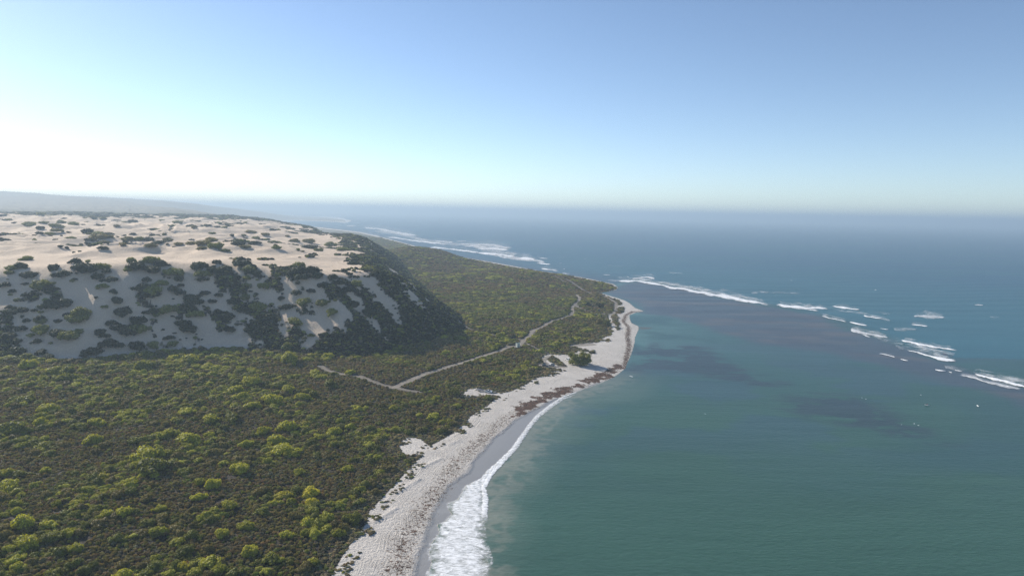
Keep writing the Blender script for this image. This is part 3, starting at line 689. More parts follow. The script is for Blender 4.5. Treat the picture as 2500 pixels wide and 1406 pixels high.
scatter('heath_scrub', np.stack([x, y, z - .08 * sz], 1), np.stack([sz, sz * rng.uniform(.8, 1.2, N_), hs], 1),
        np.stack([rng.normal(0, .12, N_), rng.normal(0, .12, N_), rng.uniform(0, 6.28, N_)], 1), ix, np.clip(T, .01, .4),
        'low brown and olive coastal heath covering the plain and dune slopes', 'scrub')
print('heath instances', N_)

# ------------------------------------------------------------------ single shrubs, traced from the photograph: x, y of the crown centre, width (photo pixels)
SLOPE = [(65,629,30),(27,652,28),(50,647,35),(72,669,40),(22,664,22),(107,694,48),(132,652,30),(154,666,40),(182,681,14),(184,637,26),(209,652,60),(249,647,45),(261,659,30),(239,674,35),(269,679,38),(251,696,30),
(276,711,24),(286,731,42),(299,761,48),(234,726,12),(256,747,18),(124,739,50),(154,739,45),(199,763,50),(184,776,45),(164,766,24),(12,694,28),(30,709,22),(42,731,22),(25,719,10),(22,749,16),(22,761,30),(55,756,30),(85,756,18),
(100,761,14),(5,759,12),(65,781,16),(97,776,35),(142,783,20),(8,785,18),(321,634,30),(336,647,50),(316,654,30),(368,632,48),(393,642,35),(373,654,50),(423,661,50),(436,679,30),(358,681,30),(348,701,45),(373,704,50),(393,689,35),
(363,716,45),(443,694,22),(488,647,45),(495,666,40),(493,679,30),(523,659,45),(548,652,40),(553,696,24),(543,676,28),(528,637,28),(590,639,50),(605,654,45),(612,664,25),(602,676,24),(602,694,24),(503,714,24),(411,754,45),(423,704,35),
(438,711,40),(468,724,45),(458,749,45),(473,734,40),(478,764,40),(533,719,24),(518,734,24),(533,760,26),(570,734,35),(577,749,30),(600,724,35),(595,754,40),(336,781,50),(356,761,22),(381,766,25),(269,786,24),(421,771,12),(423,729,8),
(25,817,34),(40,832,30),(52,800,30),(100,802,50),(75,816,20),(90,832,24),(142,812,45),(174,817,50),(192,807,25),(124,836,13),(244,807,35),(256,817,28),(274,787,28),(299,797,45),(331,800,45),(348,800,45),(311,807,45),(269,837,45),(224,855,50),
(398,804,10),(426,812,9),(455,825,7),(413,822,26),(423,837,30),(336,842,50),(373,840,40),(373,760,35),(448,787,45),(460,800,45),(100,782,30),(65,782,18),(37,856,55),(62,868,35),(102,857,35),(119,868,35),(10,860,20),
(729,644,40),(712,666,35),(732,656,45),(759,656,45),(772,669,40),(727,689,24),(739,674,40),(839,659,24),(864,659,16),(680,679,22),(625,661,35),(814,674,35),(829,686,35),(849,704,40),(645,696,35),(652,686,16),(690,706,12),(687,726,24),
(632,746,50),(625,766,20),(759,709,24),(789,696,30),(724,711,35),(560,800,40),(610,800,45),(650,800,40),(700,745,40),(740,735,45),(790,735,45),(560,770,35),(660,770,35),(720,780,45),(810,760,40),(860,740,45),(900,760,45),(870,690,35)]
PLATEAU = [(72,542,40),(179,540,35),(149,540,20),(107,540,22),(139,559,28),(97,554,22),(95,566,20),(122,567,25),(137,547,30),(215,560,36),(240,565,36),(262,575,28),(249,572,45),(217,582,22),(251,587,30),(311,577,40),(341,579,35),(299,592,28),
(324,537,24),(286,549,20),(368,594,35),(408,582,30),(386,589,30),(361,579,35),(436,592,28),(473,589,35),(498,587,45),(528,594,50),(548,607,30),(493,603,26),(515,582,35),(597,599,28),(585,589,40),(617,589,30),(251,603,24),(35,542,12),(45,567,8),(172,577,22),
(433,540,24),(421,548,22),(473,552,20),(518,567,18),(548,552,20),(503,547,14),(610,562,28),(595,572,18),(615,562,24),(647,569,26),(625,578,26),(702,574,16),(719,584,28),(667,587,26),(632,589,24),(754,584,40),(759,597,45),(779,607,28),(806,592,40),
(675,599,35),(605,599,20),(881,604,35),(864,637,45),(839,604,35),(824,619,20),(899,622,35),(931,629,40),(739,612,14),(727,610,12),(895,650,40),(920,660,40),(185,515,22),(100,520,22),(60,518,20),(130,522,20),(395,535,18),(250,530,20),(225,528,16),(1010,668,22),(1030,680,26)]
HEATH = [(107,1086,40),(119,1106,30),(229,1071,45),(62,1071,45),(331,1073,35),(361,1106,75),(331,1116,45),(378,1131,75),(266,1143,25),(346,1160,25),(376,1157,28),(319,1175,38),(605,1081,30),(15,1153,35),(50,1153,35),(25,1180,60),(57,1275,60),(119,1277,40),
(134,1305,45),(169,1300,35),(67,1322,60),(256,1255,35),(299,1248,45),(324,1245,30),(485,1210,40),(184,1337,35),(316,1270,25),(361,1275,30),(510,1367,60),(448,1379,40),(299,1399,60),(356,1399,50),(129,1402,45),(610,1342,45),(149,1205,20),(212,1235,20),(184,1225,28),
(510,1103,28),(468,1101,25),(585,1141,55),(112,1146,30),(67,889,45),(134,902,50),(164,904,45),(105,922,25),(159,922,45),(60,974,45),(152,980,18),(119,994,50),(25,1044,65),(100,1029,35),(127,1036,25),(236,1031,40),(192,1039,35),(353,889,50),(463,874,50),(510,889,35),
(423,872,30),(358,864,40),(607,929,40),(572,949,45),(458,1001,40),(515,1019,40),(398,996,18),(418,1051,50),(460,1064,60),(567,1016,50),(513,1061,30),(535,1053,25),(485,981,35),(592,966,40),(702,842,28),(707,872,60),(769,909,50),(784,917,35),(615,929,50),(799,867,35),
(685,937,45),(704,947,40),(739,966,45),(665,974,55),(615,986,45),(806,934,40),(764,961,35),(642,1049,45),(700,1036,60),(814,1049,50),(831,1041,30),(809,1066,30),(779,1063,35),(675,1071,50),(695,1093,60),(1060,1014,40),(1023,1011,26),(998,1026,22),
(1013,981,30),(1065,969,26),(856,907,28),(759,817,18),(760,1198,55),(760,1222,45),(690,1205,45),(668,1225,35),(861,1263,52),(850,1140,36),(480,1378,30),(640,1245,40),(730,1150,35),(560,1230,40),(600,1280,45),(540,1300,40),(430,1320,35),(390,1240,35),(700,1300,40),(660,1360,50),(760,1370,40),(450,1150,40),(520,1180,45),(400,1060,40),(300,1010,30),(860,1120,30)]
YELLOW = {(760,1198,55), (760,1222,45), (448,1379,40), (690,1205,45)}
ORD = ['', 'second', 'third', 'fourth', 'fifth', 'sixth', 'seventh', 'eighth', 'ninth', 'tenth', 'eleventh', 'twelfth']
NUM = ['', 'one', 'two', 'three', 'four', 'five', 'six', 'seven', 'eight', 'nine', 'ten', 'eleven', 'twelve', 'thirteen', 'fourteen']
def col_word(px, edges, words):
    for e, w_ in zip(edges, words):
        if px < e: return w_
    return words[-1]
def place_shrubs(lst, zone, hk, tones, group, cat='shrub', name='shrub'):
    a = np.array(lst, float); base_py = a[:, 1] + a[:, 2] * (.22 if zone != 'slope' else .20)
    W = raycast(a[:, 0], base_py); items = []
    for i, (px_, py_, w_) in enumerate(lst):
        X, Y, Z = W[i]; dist = math.sqrt(X * X + Y * Y + (CAM_H - Z) ** 2); rad = w_ * .5 * dist / F * .95
        if zone == 'plateau': rad = min(rad, 14)
        o = bpy.data.objects.new(name, BIG_O[i % len(BIG_O)]); COL.objects.link(o)
        g2 = random.Random(i * 13 + len(lst)); h = rad * hk * g2.uniform(.85, 1.2)
        o.location = (X, Y, Z - .10 * rad); o.scale = (rad * g2.uniform(.85, 1.15), rad * g2.uniform(.65, 1.15), h); o.rotation_euler = (0, 0, g2.uniform(0, 6.28))
        tone = g2.choice(tones)
        if (px_, py_, w_) in YELLOW: tone = 'yellow'
        if (px_, py_, w_) == (861,1263,52): tone = 'green'
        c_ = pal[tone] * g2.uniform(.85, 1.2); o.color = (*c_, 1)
        items.append((o, px_, py_, rad, tone))
    return items
def label_all(items, zone, zone_text, rows, row_words, group):
    cells = {}
    for it in items:
        o, px_, py_, rad, tone = it
        size = 'large' if rad > 6.5 else 'small' if rad < 3.2 else 'medium-sized'
        row = col_word(py_, rows, row_words)
        colw = col_word(px_, [130, 260, 400, 540, 680, 820, 2500], ['at the left edge', 'near the left edge', 'left of middle', 'in the left third', 'towards the centre', 'left of centre', 'nearest the beach'])
        cells.setdefault((size, row, colw), []).append(it)
    tone_w = {'dark': 'dark', 'green': 'green', 'bright': 'bright green', 'yellow': 'yellow-green', 'olive': 'olive'}
    for (size, row, colw), l in cells.items():
        l.sort(key=lambda t: t[1]); n = len(l)
        for k, (o, px_, py_, rad, tone) in enumerate(l):
            lead = '' if n == 1 else ('leftmost' if k == 0 else 'rightmost' if k == n - 1 else (ORD[k] if k < len(ORD) else 'further') + ' from left')
            if n == 1: lab = f"{size} {tone_w[tone]} shrub {row}, {colw}"
            else: lab = f"{lead} of {NUM[min(n,14)]} {size} shrubs {row}, {colw}"
            tag(o, lab, 'shrub', group)
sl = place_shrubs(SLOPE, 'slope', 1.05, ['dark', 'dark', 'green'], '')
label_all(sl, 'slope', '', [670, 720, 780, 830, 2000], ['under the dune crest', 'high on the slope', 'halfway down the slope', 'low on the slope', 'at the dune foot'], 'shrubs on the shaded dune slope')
pl = place_shrubs(PLATEAU, 'plateau', .75, ['dark', 'green', 'olive'], '')
label_all(pl, 'plateau', '', [545, 570, 600, 2000], ['on the far dune sand', 'on the middle dune sand', 'on the sunlit plateau', 'behind the dune crest'], 'shrubs on the sunlit dune plateau')
hl = place_shrubs(HEATH, 'heath', 1.15, ['bright', 'bright', 'green'], '')
label_all(hl, 'heath', '', [900, 960, 1040, 1120, 1220, 1320, 2000], ['beside the dune foot', 'in the far heath', 'in the middle heath', 'in the heath', 'in the lower heath', 'low in the heath', 'by the bottom edge'], 'bright shrubs in the heath')
# ------------------------------------------------------------------ things people brought, trees, birds
class MB:
    """collects boxes, bars, prisms and rounded shapes into one mesh"""
    def __init__(s): s.bm = bmesh.new()
    def box(s, c, d, rot=0, taper=1.0, bevel=.0):
        r = bmesh.ops.create_cube(s.bm, size=1); vs = r['verts']
        for v in vs:
            k = taper if v.co.z > 0 else 1.0
            v.co = Vector((v.co.x * d[0] * k, v.co.y * d[1] * k, v.co.z * d[2]))
            v.co = Matrix.Rotation(rot, 3, 'Z') @ v.co + Vector(c)
        if bevel:
            es = list({e for v in vs for e in v.link_edges}); bmesh.ops.bevel(s.bm, geom=es, offset=bevel, segments=2, affect='EDGES')
        return s
    def tube(s, a, b, r0, r1=None, n=10):
        a, b = Vector(a), Vector(b); r1 = r0 if r1 is None else r1; d = b - a
        q = d.to_track_quat('Z', 'Y').to_matrix().to_4x4()
        bmesh.ops.create_cone(s.bm, cap_ends=True, segments=n, radius1=r0, radius2=r1, depth=d.length, matrix=Matrix.Translation((a + b) / 2) @ q); return s
    def ball(s, c, r, sc=(1, 1, 1), n=10):
        bmesh.ops.create_uvsphere(s.bm, u_segments=n, v_segments=max(6, n * 2 // 3), radius=r, matrix=Matrix.Translation(c) @ Matrix.Diagonal((*sc, 1))); return s
    def side(s, prof, w, x0=0, inset=0):
        """a profile in x,z pushed out to width w; inset narrows the upper points"""
        zm = max(p[1] for p in prof); z0 = min(p[1] for p in prof); L = []
        for sg in (-1, 1):
            L.append([s.bm.verts.new((p[0] + x0, sg * (w / 2 - inset * (p[1] - z0) / (zm - z0)), p[1])) for p in prof])
        n = len(prof); s.bm.faces.new(L[0]); s.bm.faces.new(L[1][::-1])
        for i in range(n): s.bm.faces.new((L[0][i], L[1][i], L[1][(i + 1) % n], L[0][(i + 1) % n]))
        return s
    def build(s, name, mat, parent=None, smooth=False):
        bmesh.ops.recalc_face_normals(s.bm, faces=s.bm.faces[:])
        me = bpy.data.meshes.new(name); s.bm.to_mesh(me); s.bm.free(); me.materials.append(mat)
        if smooth: me.polygons.foreach_set('use_smooth', np.ones(len(me.polygons), bool))
        o = bpy.data.objects.new(name, me); COL.objects.link(o); o.parent = parent; return o
def pmat(name, col, rough=.5, metal=0.0, var=.12):
    f = NT(name); n = f.noise(f.obj(), 6.0, 4, .6)
    c = f.mix(f.ramp(n, (.3, .7, 0, 1)), tuple(c * (1 - var) for c in col), tuple(min(1, c * (1 + var)) for c in col))
    return f.done(f.bsdf(c, rough, .5, None, Metallic=metal))
MP = {'white': pmat('white_paint', (.78, .78, .76), .3), 'dark': pmat('dark_paint', (.035, .04, .055), .3), 'silver': pmat('silver_paint', (.42, .43, .45), .3, .4), 'glass': pmat('dark_glass', (.02, .025, .03), .08),
 'tyre': pmat('tyre_rubber', (.02, .02, .02), .8), 'rim': pmat('wheel_rim', (.35, .35, .36), .4, .6), 'alu': pmat('aluminium', (.55, .57, .6), .35, .7), 'wood': pmat('grey_timber', (.22, .19, .16), .8, 0, .25),
 'pale': pmat('pale_green_cladding', (.50, .55, .50), .6), 'roof': pmat('grey_green_roof', (.30, .36, .33), .5), 'black': pmat('black_void', (.02, .02, .02), .9), 'tarp': pmat('grey_blue_tarp', (.13, .14, .19), .7, 0, .25),
 'blue': pmat('blue_canvas', (.05, .07, .14), .7), 'skin': pmat('skin', (.36, .22, .15), .6), 'navy': pmat('navy_cloth', (.03, .035, .06), .8), 'red': pmat('red_brown_cloth', (.16, .05, .045), .8), 'shorts': pmat('dark_shorts', (.05, .045, .04), .8),
 'feather': pmat('white_feathers', (.80, .80, .80), .7), 'grey': pmat('grey_feathers', (.35, .36, .38), .7), 'beak': pmat('orange_beak', (.5, .2, .03), .5), 'bark': pmat('brown_bark', (.11, .085, .065), .9, 0, .3), 'lamp': pmat('lamp_glass', (.6, .3, .2), .2), 'hair': pmat('dark_hair', (.03, .02, .015), .7), 'tub': pmat('cream_plastic', (.62, .58, .50), .5)}
def empty(name, loc, rz, label, cat, group=None):
    o = bpy.data.objects.new(name, None); COL.objects.link(o); o.location = loc; o.rotation_euler = (0, 0, rz); o.empty_display_size = .5
    return tag(o, label, cat, group)
def ground_at(px, py):
    w = raycast([px], [py])[0]; return (float(w[0]), float(w[1]), float(w[2]))
def wheel(parent, x, y, r=.38):
    w = MB().tube((x, y - .12, r), (x, y + .12, r), r, n=20).build('wheel', MP['tyre'], parent)
    s_ = 1 if y > 0 else -1
    MB().tube((x, y + s_ * .10, r), (x, y + s_ * .135, r), r * .6, n=14).build('rim', MP['rim'], w)
def wagon(loc, rz, label, paint, kind='wagon', group=None, rack=False):
    """a four-wheel drive facing +x"""
    t = empty('parked_ute' if kind == 'ute' else 'parked_car', loc, rz, label, 'ute' if kind == 'ute' else 'car', group); W = 1.86
    body = [(-2.42, .42), (-2.45, 1.02), (-2.38, 1.12), (.95, 1.15), (2.2, 1.02), (2.42, .86), (2.44, .45), (1.9, .38), (-1.9, .38)]
    b = MB().side(body, W, 0, .06).build('body', MP[paint], t)
    cab = [(-2.3, 1.13), (-2.18, 1.78), (-1.9, 1.86), (.05, 1.86), (.35, 1.80), (1.05, 1.15)] if kind != 'ute' else [(-.75, 1.13), (-.68, 1.76), (-.5, 1.82), (.15, 1.82), (.42, 1.76), (1.05, 1.15)]
    MB().side(cab, W - .14, 0, .14).build('cabin', MP['glass'], t)
    rf = (-2.12, .2) if kind != 'ute' else (-.62, .30)
    MB().box(((rf[0] + rf[1]) / 2, 0, 1.875 if kind != 'ute' else 1.835), (rf[1] - rf[0], W - .42, .06), bevel=.02).build('roof', MP[paint], t)
    for sg in (-1, 1):
        for x in ([-2.1, -1.1, -.15] if kind != 'ute' else [-.62]): MB().tube((x, sg * (W / 2 - .07), 1.14), (x + .06, sg * (W / 2 - .2), 1.83), .045, n=6).build('pillar', MP[paint], t)
        MB().tube((1.0, sg * (W / 2 - .09), 1.17), (.36, sg * (W / 2 - .2), 1.82), .045, n=6).build('pillar', MP[paint], t)
        MB().box((2.40, sg * .66, .82), (.08, .34, .16), bevel=.02).build('headlight', MP['alu'], t)
        MB().box((-2.44, sg * .76, .9), (.05, .16, .3)).build('tail_light', MP['lamp'], t)
        MB().box((.62, sg * (W / 2 + .08), 1.2), (.14, .2, .16), bevel=.03).build('mirror', MP['dark'], t)
        for x in (-1.45, 1.5): wheel(t, x, sg * (W / 2 - .1))
    MB().box((2.50, 0, .58), (.16, W - .1, .22), bevel=.04).build('bumper', MP['dark'], t)
    if kind == 'ute':
        MB().box((-1.62, 0, 1.2), (1.6, W - .18, .05)).build('tray_floor', MP['black'], t)
        for sg in (-1, 1): MB().box((-1.62, sg * (W / 2 - .06), 1.3), (1.66, .05, .26)).build('tray_side', MP[paint], t)
        MB().box((-1.5, .1, 1.45), (.9, .9, .42), .2, .85, .05).build('load', MP['tarp'], t)
    if rack:
        r = MB()
        for sg in (-1, 1): r.tube((-2.0, sg * .62, 2.0), (.1, sg * .62, 2.0), .03, n=6)
        for x in (-1.9, -1.2, -.5, .05): r.tube((x, -.62, 2.0), (x, .62, 2.0), .025, n=6)
        r.build('roof_rack', MP['dark'], t)
    return t
def boat_trailer(loc, rz, label):
    t = empty('boat_trailer', loc, rz, label, 'boat trailer')
    f = MB()
    for sg in (-1, 1): f.box((-.3, sg * .6, .5), (4.2, .09, .1))
    for x in (-2.2, -.9, .5, 1.7): f.box((x, 0, .5), (.09, 1.24, .08))
    f.tube((1.75, .6, .5), (3.1, 0, .5), .05, n=6).tube((1.75, -.6, .5), (3.1, 0, .5), .05, n=6).build('frame', MP['alu'], t)
    hb = MB(); st = [(-2.4, .92, .60), (-1.2, 1.0, .56), (.2, .98, .58), (1.3, .74, .66), (2.1, .34, .82), (2.45, .04, .98)]; rows = []
    for x, w, kz in st: rows.append([hb.bm.verts.new(q) for q in ((x, -w, 1.22 + max(0, x) * .05), (x, -w * .8, kz + .22), (x, 0, kz), (x, w * .8, kz + .22), (x, w, 1.22 + max(0, x) * .05))])
    for a, b in zip(rows, rows[1:]):
        for i in range(4): hb.bm.faces.new((a[i], a[i + 1], b[i + 1], b[i]))
    hb.bm.faces.new(rows[0]); hull = hb.build('hull', MP['alu'], t)
    cv = MB(); rr = []
    for x, w, kz in st[:5]: rr.append([cv.bm.verts.new(q) for q in ((x, -w * .97, 1.24 + max(0, x) * .05), (x, -w * .5, 1.50), (x, 0, 1.62), (x, w * .5, 1.50), (x, w * .97, 1.24 + max(0, x) * .05))])
    for a, b in zip(rr, rr[1:]):
        for i in range(4): cv.bm.faces.new((a[i], a[i + 1], b[i + 1], b[i]))
    cv.bm.faces.new(rr[0]); cv.build('cover', MP['tarp'], t)
    MB().box((-2.6, 0, 1.2), (.34, .36, .7), 0, .8, .05).tube((-2.72, 0, .3), (-2.66, 0, .9), .08, n=8).build('outboard_motor', MP['dark'], t)
    for sg in (-1, 1):
        wheel(t, -.6, sg * .88, .3); MB().box((-.6, sg * .9, .68), (.8, .26, .05), 0, .8).build('mudguard', MP['dark'], t)
    return t
gx = ground_at(1195.5, 958.5); rz_ = math.atan2(*(np.array(ground_at(1200, 959.6)[:2]) - np.array(ground_at(1160, 954)[:2]))[::-1])
dx_ = np.array([math.cos(rz_), math.sin(rz_)])
def along(p, k, side=0): 
    x_, y_ = p[0] + dx_[0] * k - dx_[1] * side, p[1] + dx_[1] * k + dx_[0] * side
    return (x_, y_, float(height(np.array([x_]), np.array([y_]))[0]) + .0)
wagon(along(gx, -.8), rz_, 'white ute with a loaded tray parked at the beach edge, bonnet towards the sea', 'white', 'ute')
boat_trailer(along(gx, -6.6), rz_, 'covered dinghy on a trailer hitched behind the white ute')
tb = empty('storage_tub', along(gx, -3.0, 2.6), .3, 'cream plastic tub on the sand behind the white ute', 'tub')
MB().box((0, 0, .3), (.9, .6, .6), 0, 1.1, .04).build('tub', MP['tub'], tb); MB().box((0, 0, .63), (1.04, .74, .06), 0, 1, .02).build('lid', MP['dark'], tb)
g1 = ground_at(1331, 894.5); wagon(g1, rz_ + .5, 'dark four-wheel drive at the heath edge, leftmost at the camp', 'dark', rack=True)
g2 = ground_at(1347, 893); wagon(g2, rz_ + math.pi + .1, 'silver four-wheel drive with roof rack parked beside the dark one', 'silver', rack=True)
g3 = ground_at(1385.5, 880); wagon(g3, 2.2, 'white car nosing out from behind the big spreading tree', 'white')
g4 = ground_at(1456, 770.5); wagon(g4, 1.1, 'white car among bushes near the far end of the sandy track', 'white')
g5 = ground_at(1464, 759.5); wagon(g5, .2, 'dark car shaded by trees beyond the far white car', 'dark')
# the little tall hut beside the track
gh = ground_at(1264, 851); hrz = .55
h = empty('toilet_hut', gh, hrz, 'tall narrow pale green hut beside the sandy track junction', 'hut')
MB().box((0, 0, 3.1), (2.5, 2.3, 3.6), 0, 1.12, .04).build('wall', MP['pale'], h)
p_ = MB()
for a_ in (-1, 1):
    for b_ in (-1, 1): p_.tube((a_ * 1.05, b_ * .95, -.3), (a_ * 1.15, b_ * 1.05, 1.4), .1, n=8)
p_.build('stilt', MP['wood'], h)
MB().box((0, 0, 1.24), (2.9, 2.7, .12)).build('deck', MP['wood'], h)
for sg in (-1, 1): MB().box((sg * 1.34, -1.24, 3.1), (.14, .12, 3.6)).build('corner_post', MP['white'], h)
MB().box((0, -1.23, 2.45), (.9, .07, 2.1)).build('door', MP['roof'], h); MB().tube((.34, -1.28, 2.4), (.34, -1.36, 2.4), .04, n=6).build('handle', MP['dark'], bpy.data.objects['door'])
rf = MB()
for sg in (-1, 1): rf.box((0, sg * 1.3, 5.06), (3.3, .5, .16)).box((sg * 1.45, 0, 5.06), (.5, 2.1, .16))
rf.build('roof', MP['roof'], h); MB().box((0, 0, 4.98), (2.5, 2.2, .08)).build('roof_hole_shade', MP['black'], h)  # black sheet paints the shade inside the roof opening
st_ = MB()
for k in range(6): st_.box((1.75 + k * .27, .0, 1.14 - k * .2), (.3, 1.0, .06))
for sg in (-1, 1): st_.tube((1.5, sg * .55, 2.2), (3.2, sg * .55, 1.0), .04, n=6).tube((3.2, sg * .55, -.1), (3.2, sg * .55, 1.0), .04, n=6)
st_.build('steps', MP['wood'], h)

def skin_body(name, joints, edges, mat, parent):
    me = bpy.data.meshes.new(name); me.from_pydata([j[:3] for j in joints], edges, [])
    o = bpy.data.objects.new(name, me); COL.objects.link(o); o.modifiers.new('skin', 'SKIN'); sv_ = me.skin_vertices[0].data
    for i, j in enumerate(joints): sv_[i].radius = (j[3], j[3] * (j[4] if len(j) > 4 else 1)); sv_[i].use_root = (i == 0)
    sb = o.modifiers.new('sub', 'SUBSURF'); sb.levels = 1; sb.render_levels = 2; me.materials.append(mat); o.parent = parent; return o
def person(loc, rz, label, top, bottom, seated=False, arms=((.12, .25), (-.1, .2))):
    """faces +y; one continuous body with clothing over it"""
    t = empty('person', loc, rz, label, 'person')
    if not seated:
        hip, kn, an, toe = .92, .50, .08, .0; L = (-.10, .06); 
        J = [(0, 0, .95, .13, .8), (0, .01, 1.15, .12, .75), (0, .01, 1.38, .15, .7), (0, .01, 1.50, .055), (0, .03, 1.62, .085), (0, .03, 1.70, .08)]
        E = [(0, 1), (1, 2), (2, 3), (3, 4), (4, 5)]
        for sg, st in ((-1, .16), (1, -.14)):
            b = len(J); J += [(sg * .10, 0, .88, .09), (sg * .11, st * .5 + .03, .50, .058), (sg * .11, st, .09, .04), (sg * .12, st + .16, .04, .035)]; E += [(0, b), (b, b + 1), (b + 1, b + 2), (b + 2, b + 3)]
            b = len(J); sw_ = -st; J += [(sg * .19, .01, 1.42, .055), (sg * .24, sw_ * .3, 1.15, .042), (sg * .25, sw_ * .9 + .05, .92, .032), (sg * .25, sw_ + .08, .83, .03)]; E += [(2, b), (b, b + 1), (b + 1, b + 2), (b + 2, b + 3)]
            for k in range(4): J.append((sg * (.235 + .012 * k), sw_ + .10 + .006 * k, .745 + .01 * abs(k - 1.5), .009)); E.append((b + 3, len(J) - 1))
            J.append((sg * .215, sw_ + .12, .79, .010)); E.append((b + 3, len(J) - 1))
    else:
        J = [(0, 0, .12, .14, .8), (0, -.02, .34, .12, .75), (0, .02, .56, .15, .7), (0, .03, .68, .055), (0, .05, .80, .085), (0, .05, .88, .08)]
        E = [(0, 1), (1, 2), (2, 3), (3, 4), (4, 5)]
        for sg in (-1, 1):
            b = len(J); J += [(sg * .12, .04, .12, .09), (sg * .28, .38, .16, .06), (sg * .32, .30, -.22, .04), (sg * .32, .45, -.26, .035)]; E += [(0, b), (b, b + 1), (b + 1, b + 2), (b + 2, b + 3)]
            b = len(J); J += [(sg * .20, .03, .58, .055), (sg * .30, .20, .40, .042), (sg * .26, .45, .42, .032), (sg * .25, .53, .43, .03)]; E += [(2, b), (b, b + 1), (b + 1, b + 2), (b + 2, b + 3)]
            for k in range(4): J.append((sg * (.215 + .02 * k), .60, .425, .009)); E.append((b + 3, len(J) - 1))
            J.append((sg * .20, .55, .44, .010)); E.append((b + 3, len(J) - 1))
    skin_body('body', J, E, MP['skin'], t)
    z0 = 0 if not seated else -.83
    MB().tube((0, .005, 1.02 + z0), (0, .01, 1.46 + z0), .17, .15, 14).ball((-.17, .01, 1.42 + z0), .085).ball((.17, .01, 1.42 + z0), .085).build('shirt', MP[top], t, True)
    if not seated:
        s_ = MB().tube((0, 0, .85), (0, .005, 1.03), .155, .15, 14)
        for sg, st in ((-1, .16), (1, -.14)): s_.tube((sg * .10, 0, .92), (sg * .11, st * .42 + .02, .54), .105, .085, 10)
        s_.build('shorts', MP[bottom], t, True)
    else:
        s_ = MB()
        for sg in (-1, 1): s_.tube((sg * .10, 0, .12), (sg * .25, .33, .16), .11, .085, 10)
        s_.build('shorts', MP[bottom], t, True)
    hz_ = 1.70 + z0 if not seated else .88
    MB().ball((0, .02 if not seated else .04, hz_ + .0), .098, (1, 1.08, .9)).build('hair', MP['hair'], t, True)
    MB().ball((0, (.115 if not seated else .14), hz_ - .07), .02).build('nose', MP['skin'], t)
    return t
gp = ground_at(1241, 968); person(gp, -2.3, 'person in a dark top walking on the white beach beyond the parked ute', 'navy', 'shorts')
gp = ground_at(1538.5, 783.5); person(gp, 1.2, 'person in red-brown top standing by the water near the sandy point', 'red', 'shorts')
# small craft with a rider on the lagoon
gk = at(2263, 989.5, 0)[0]; k_ = empty('jet_ski', (gk[0], gk[1], .05), -2.2, 'small white watercraft with a rider, alone on the lagoon', 'watercraft')
kb = MB(); st = [(-1.3, .46, .02), (-.4, .52, -.06), (.5, .46, -.05), (1.15, .24, .08), (1.5, .03, .26)]; rows = []
for yy, w, kz in st: rows.append([kb.bm.verts.new(q) for q in ((-w, yy, .34), (-w * .7, yy, kz), (0, yy, kz - .12), (w * .7, yy, kz), (w, yy, .34), (0, yy, .46))])
for a, b in zip(rows, rows[1:]):
    for i in range(6): kb.bm.faces.new((a[i], a[(i + 1) % 6], b[(i + 1) % 6], b[i]))
kb.bm.faces.new(rows[0]); kb.bm.faces.new(rows[-1]); kb.build('hull', MP['white'], k_)
MB().box((0, -.45, .56), (.34, 1.1, .22), 0, .8, .06).build('seat', MP['dark'], k_)
MB().box((0, .45, .62), (.4, .6, .34), 0, .6, .06).build('console', MP['white'], k_); MB().tube((-.34, .42, .92), (.34, .42, .92), .03, n=8).build('handlebar', MP['dark'], k_)
person((gk[0] + .0, gk[1] + .0, .05 + .56), -2.2, 'person in dark top riding the small white watercraft on the lagoon', 'navy', 'red', True)
# gulls
def gull(loc, rz, label, flying):
    t = empty('gull', loc, rz, label, 'gull', 'white gulls over the lagoon')
    MB().ball((0, 0, 0), .14, (1, 2.1, .9), 12).ball((0, .30, .10), .075, (1, 1.1, 1), 10).box((0, -.36, .02), (.14, .22, .03), 0, .8).build('body', MP['feather'], t, True)
    MB().tube((0, .37, .09), (0, .45, .08), .018, .006, 6).build('beak', MP['beak'], t)
    for sg in (-1, 1):
        w = MB(); P_ = ([(0, .14, .04), (.36, .22, .20), (.80, .0, .12), (.34, -.02, .19), (0, -.16, .04)] if flying else [(.10, .12, .10), (.15, .05, .12), (.05, -.46, .07), (.10, -.30, .0), (.13, 0, -.02)])
        a = [w.bm.verts.new((sg * p[0], p[1], p[2])) for p in P_]; b = [w.bm.verts.new((sg * p[0], p[1], p[2] - .02)) for p in P_]; n = len(a)
        w.bm.faces.new(a); w.bm.faces.new(b[::-1])
        for i in range(n): w.bm.faces.new((a[i], b[i], b[(i + 1) % n], a[(i + 1) % n]))
        w.build('wing', MP['feather' if flying else 'grey'], t)
for px_, py_, fl, lab in [(2105, 971, True, 'gull left of a close pair flying over dark weed'), (2114, 974, True, 'gull right of a close pair flying over dark weed'), (2201, 1036, False, 'gull floating at the lower end of the dark weed patch'),
 (2232, 1034, True, 'gull left of a pair right of the dark weed'), (2242, 1038, True, 'gull right of a pair beside the dark weed'), (1722, 1010, True, 'lone gull over the open green water, farthest left'), (2248, 964, True, 'lone gull just above the watercraft rider')]:
    p = at(px_, py_ + (0 if not fl else 0), .1 if not fl else 3.0)[0]; gull((p[0], p[1], .1 if not fl else 3.0), random.uniform(0, 6.28), lab, fl)

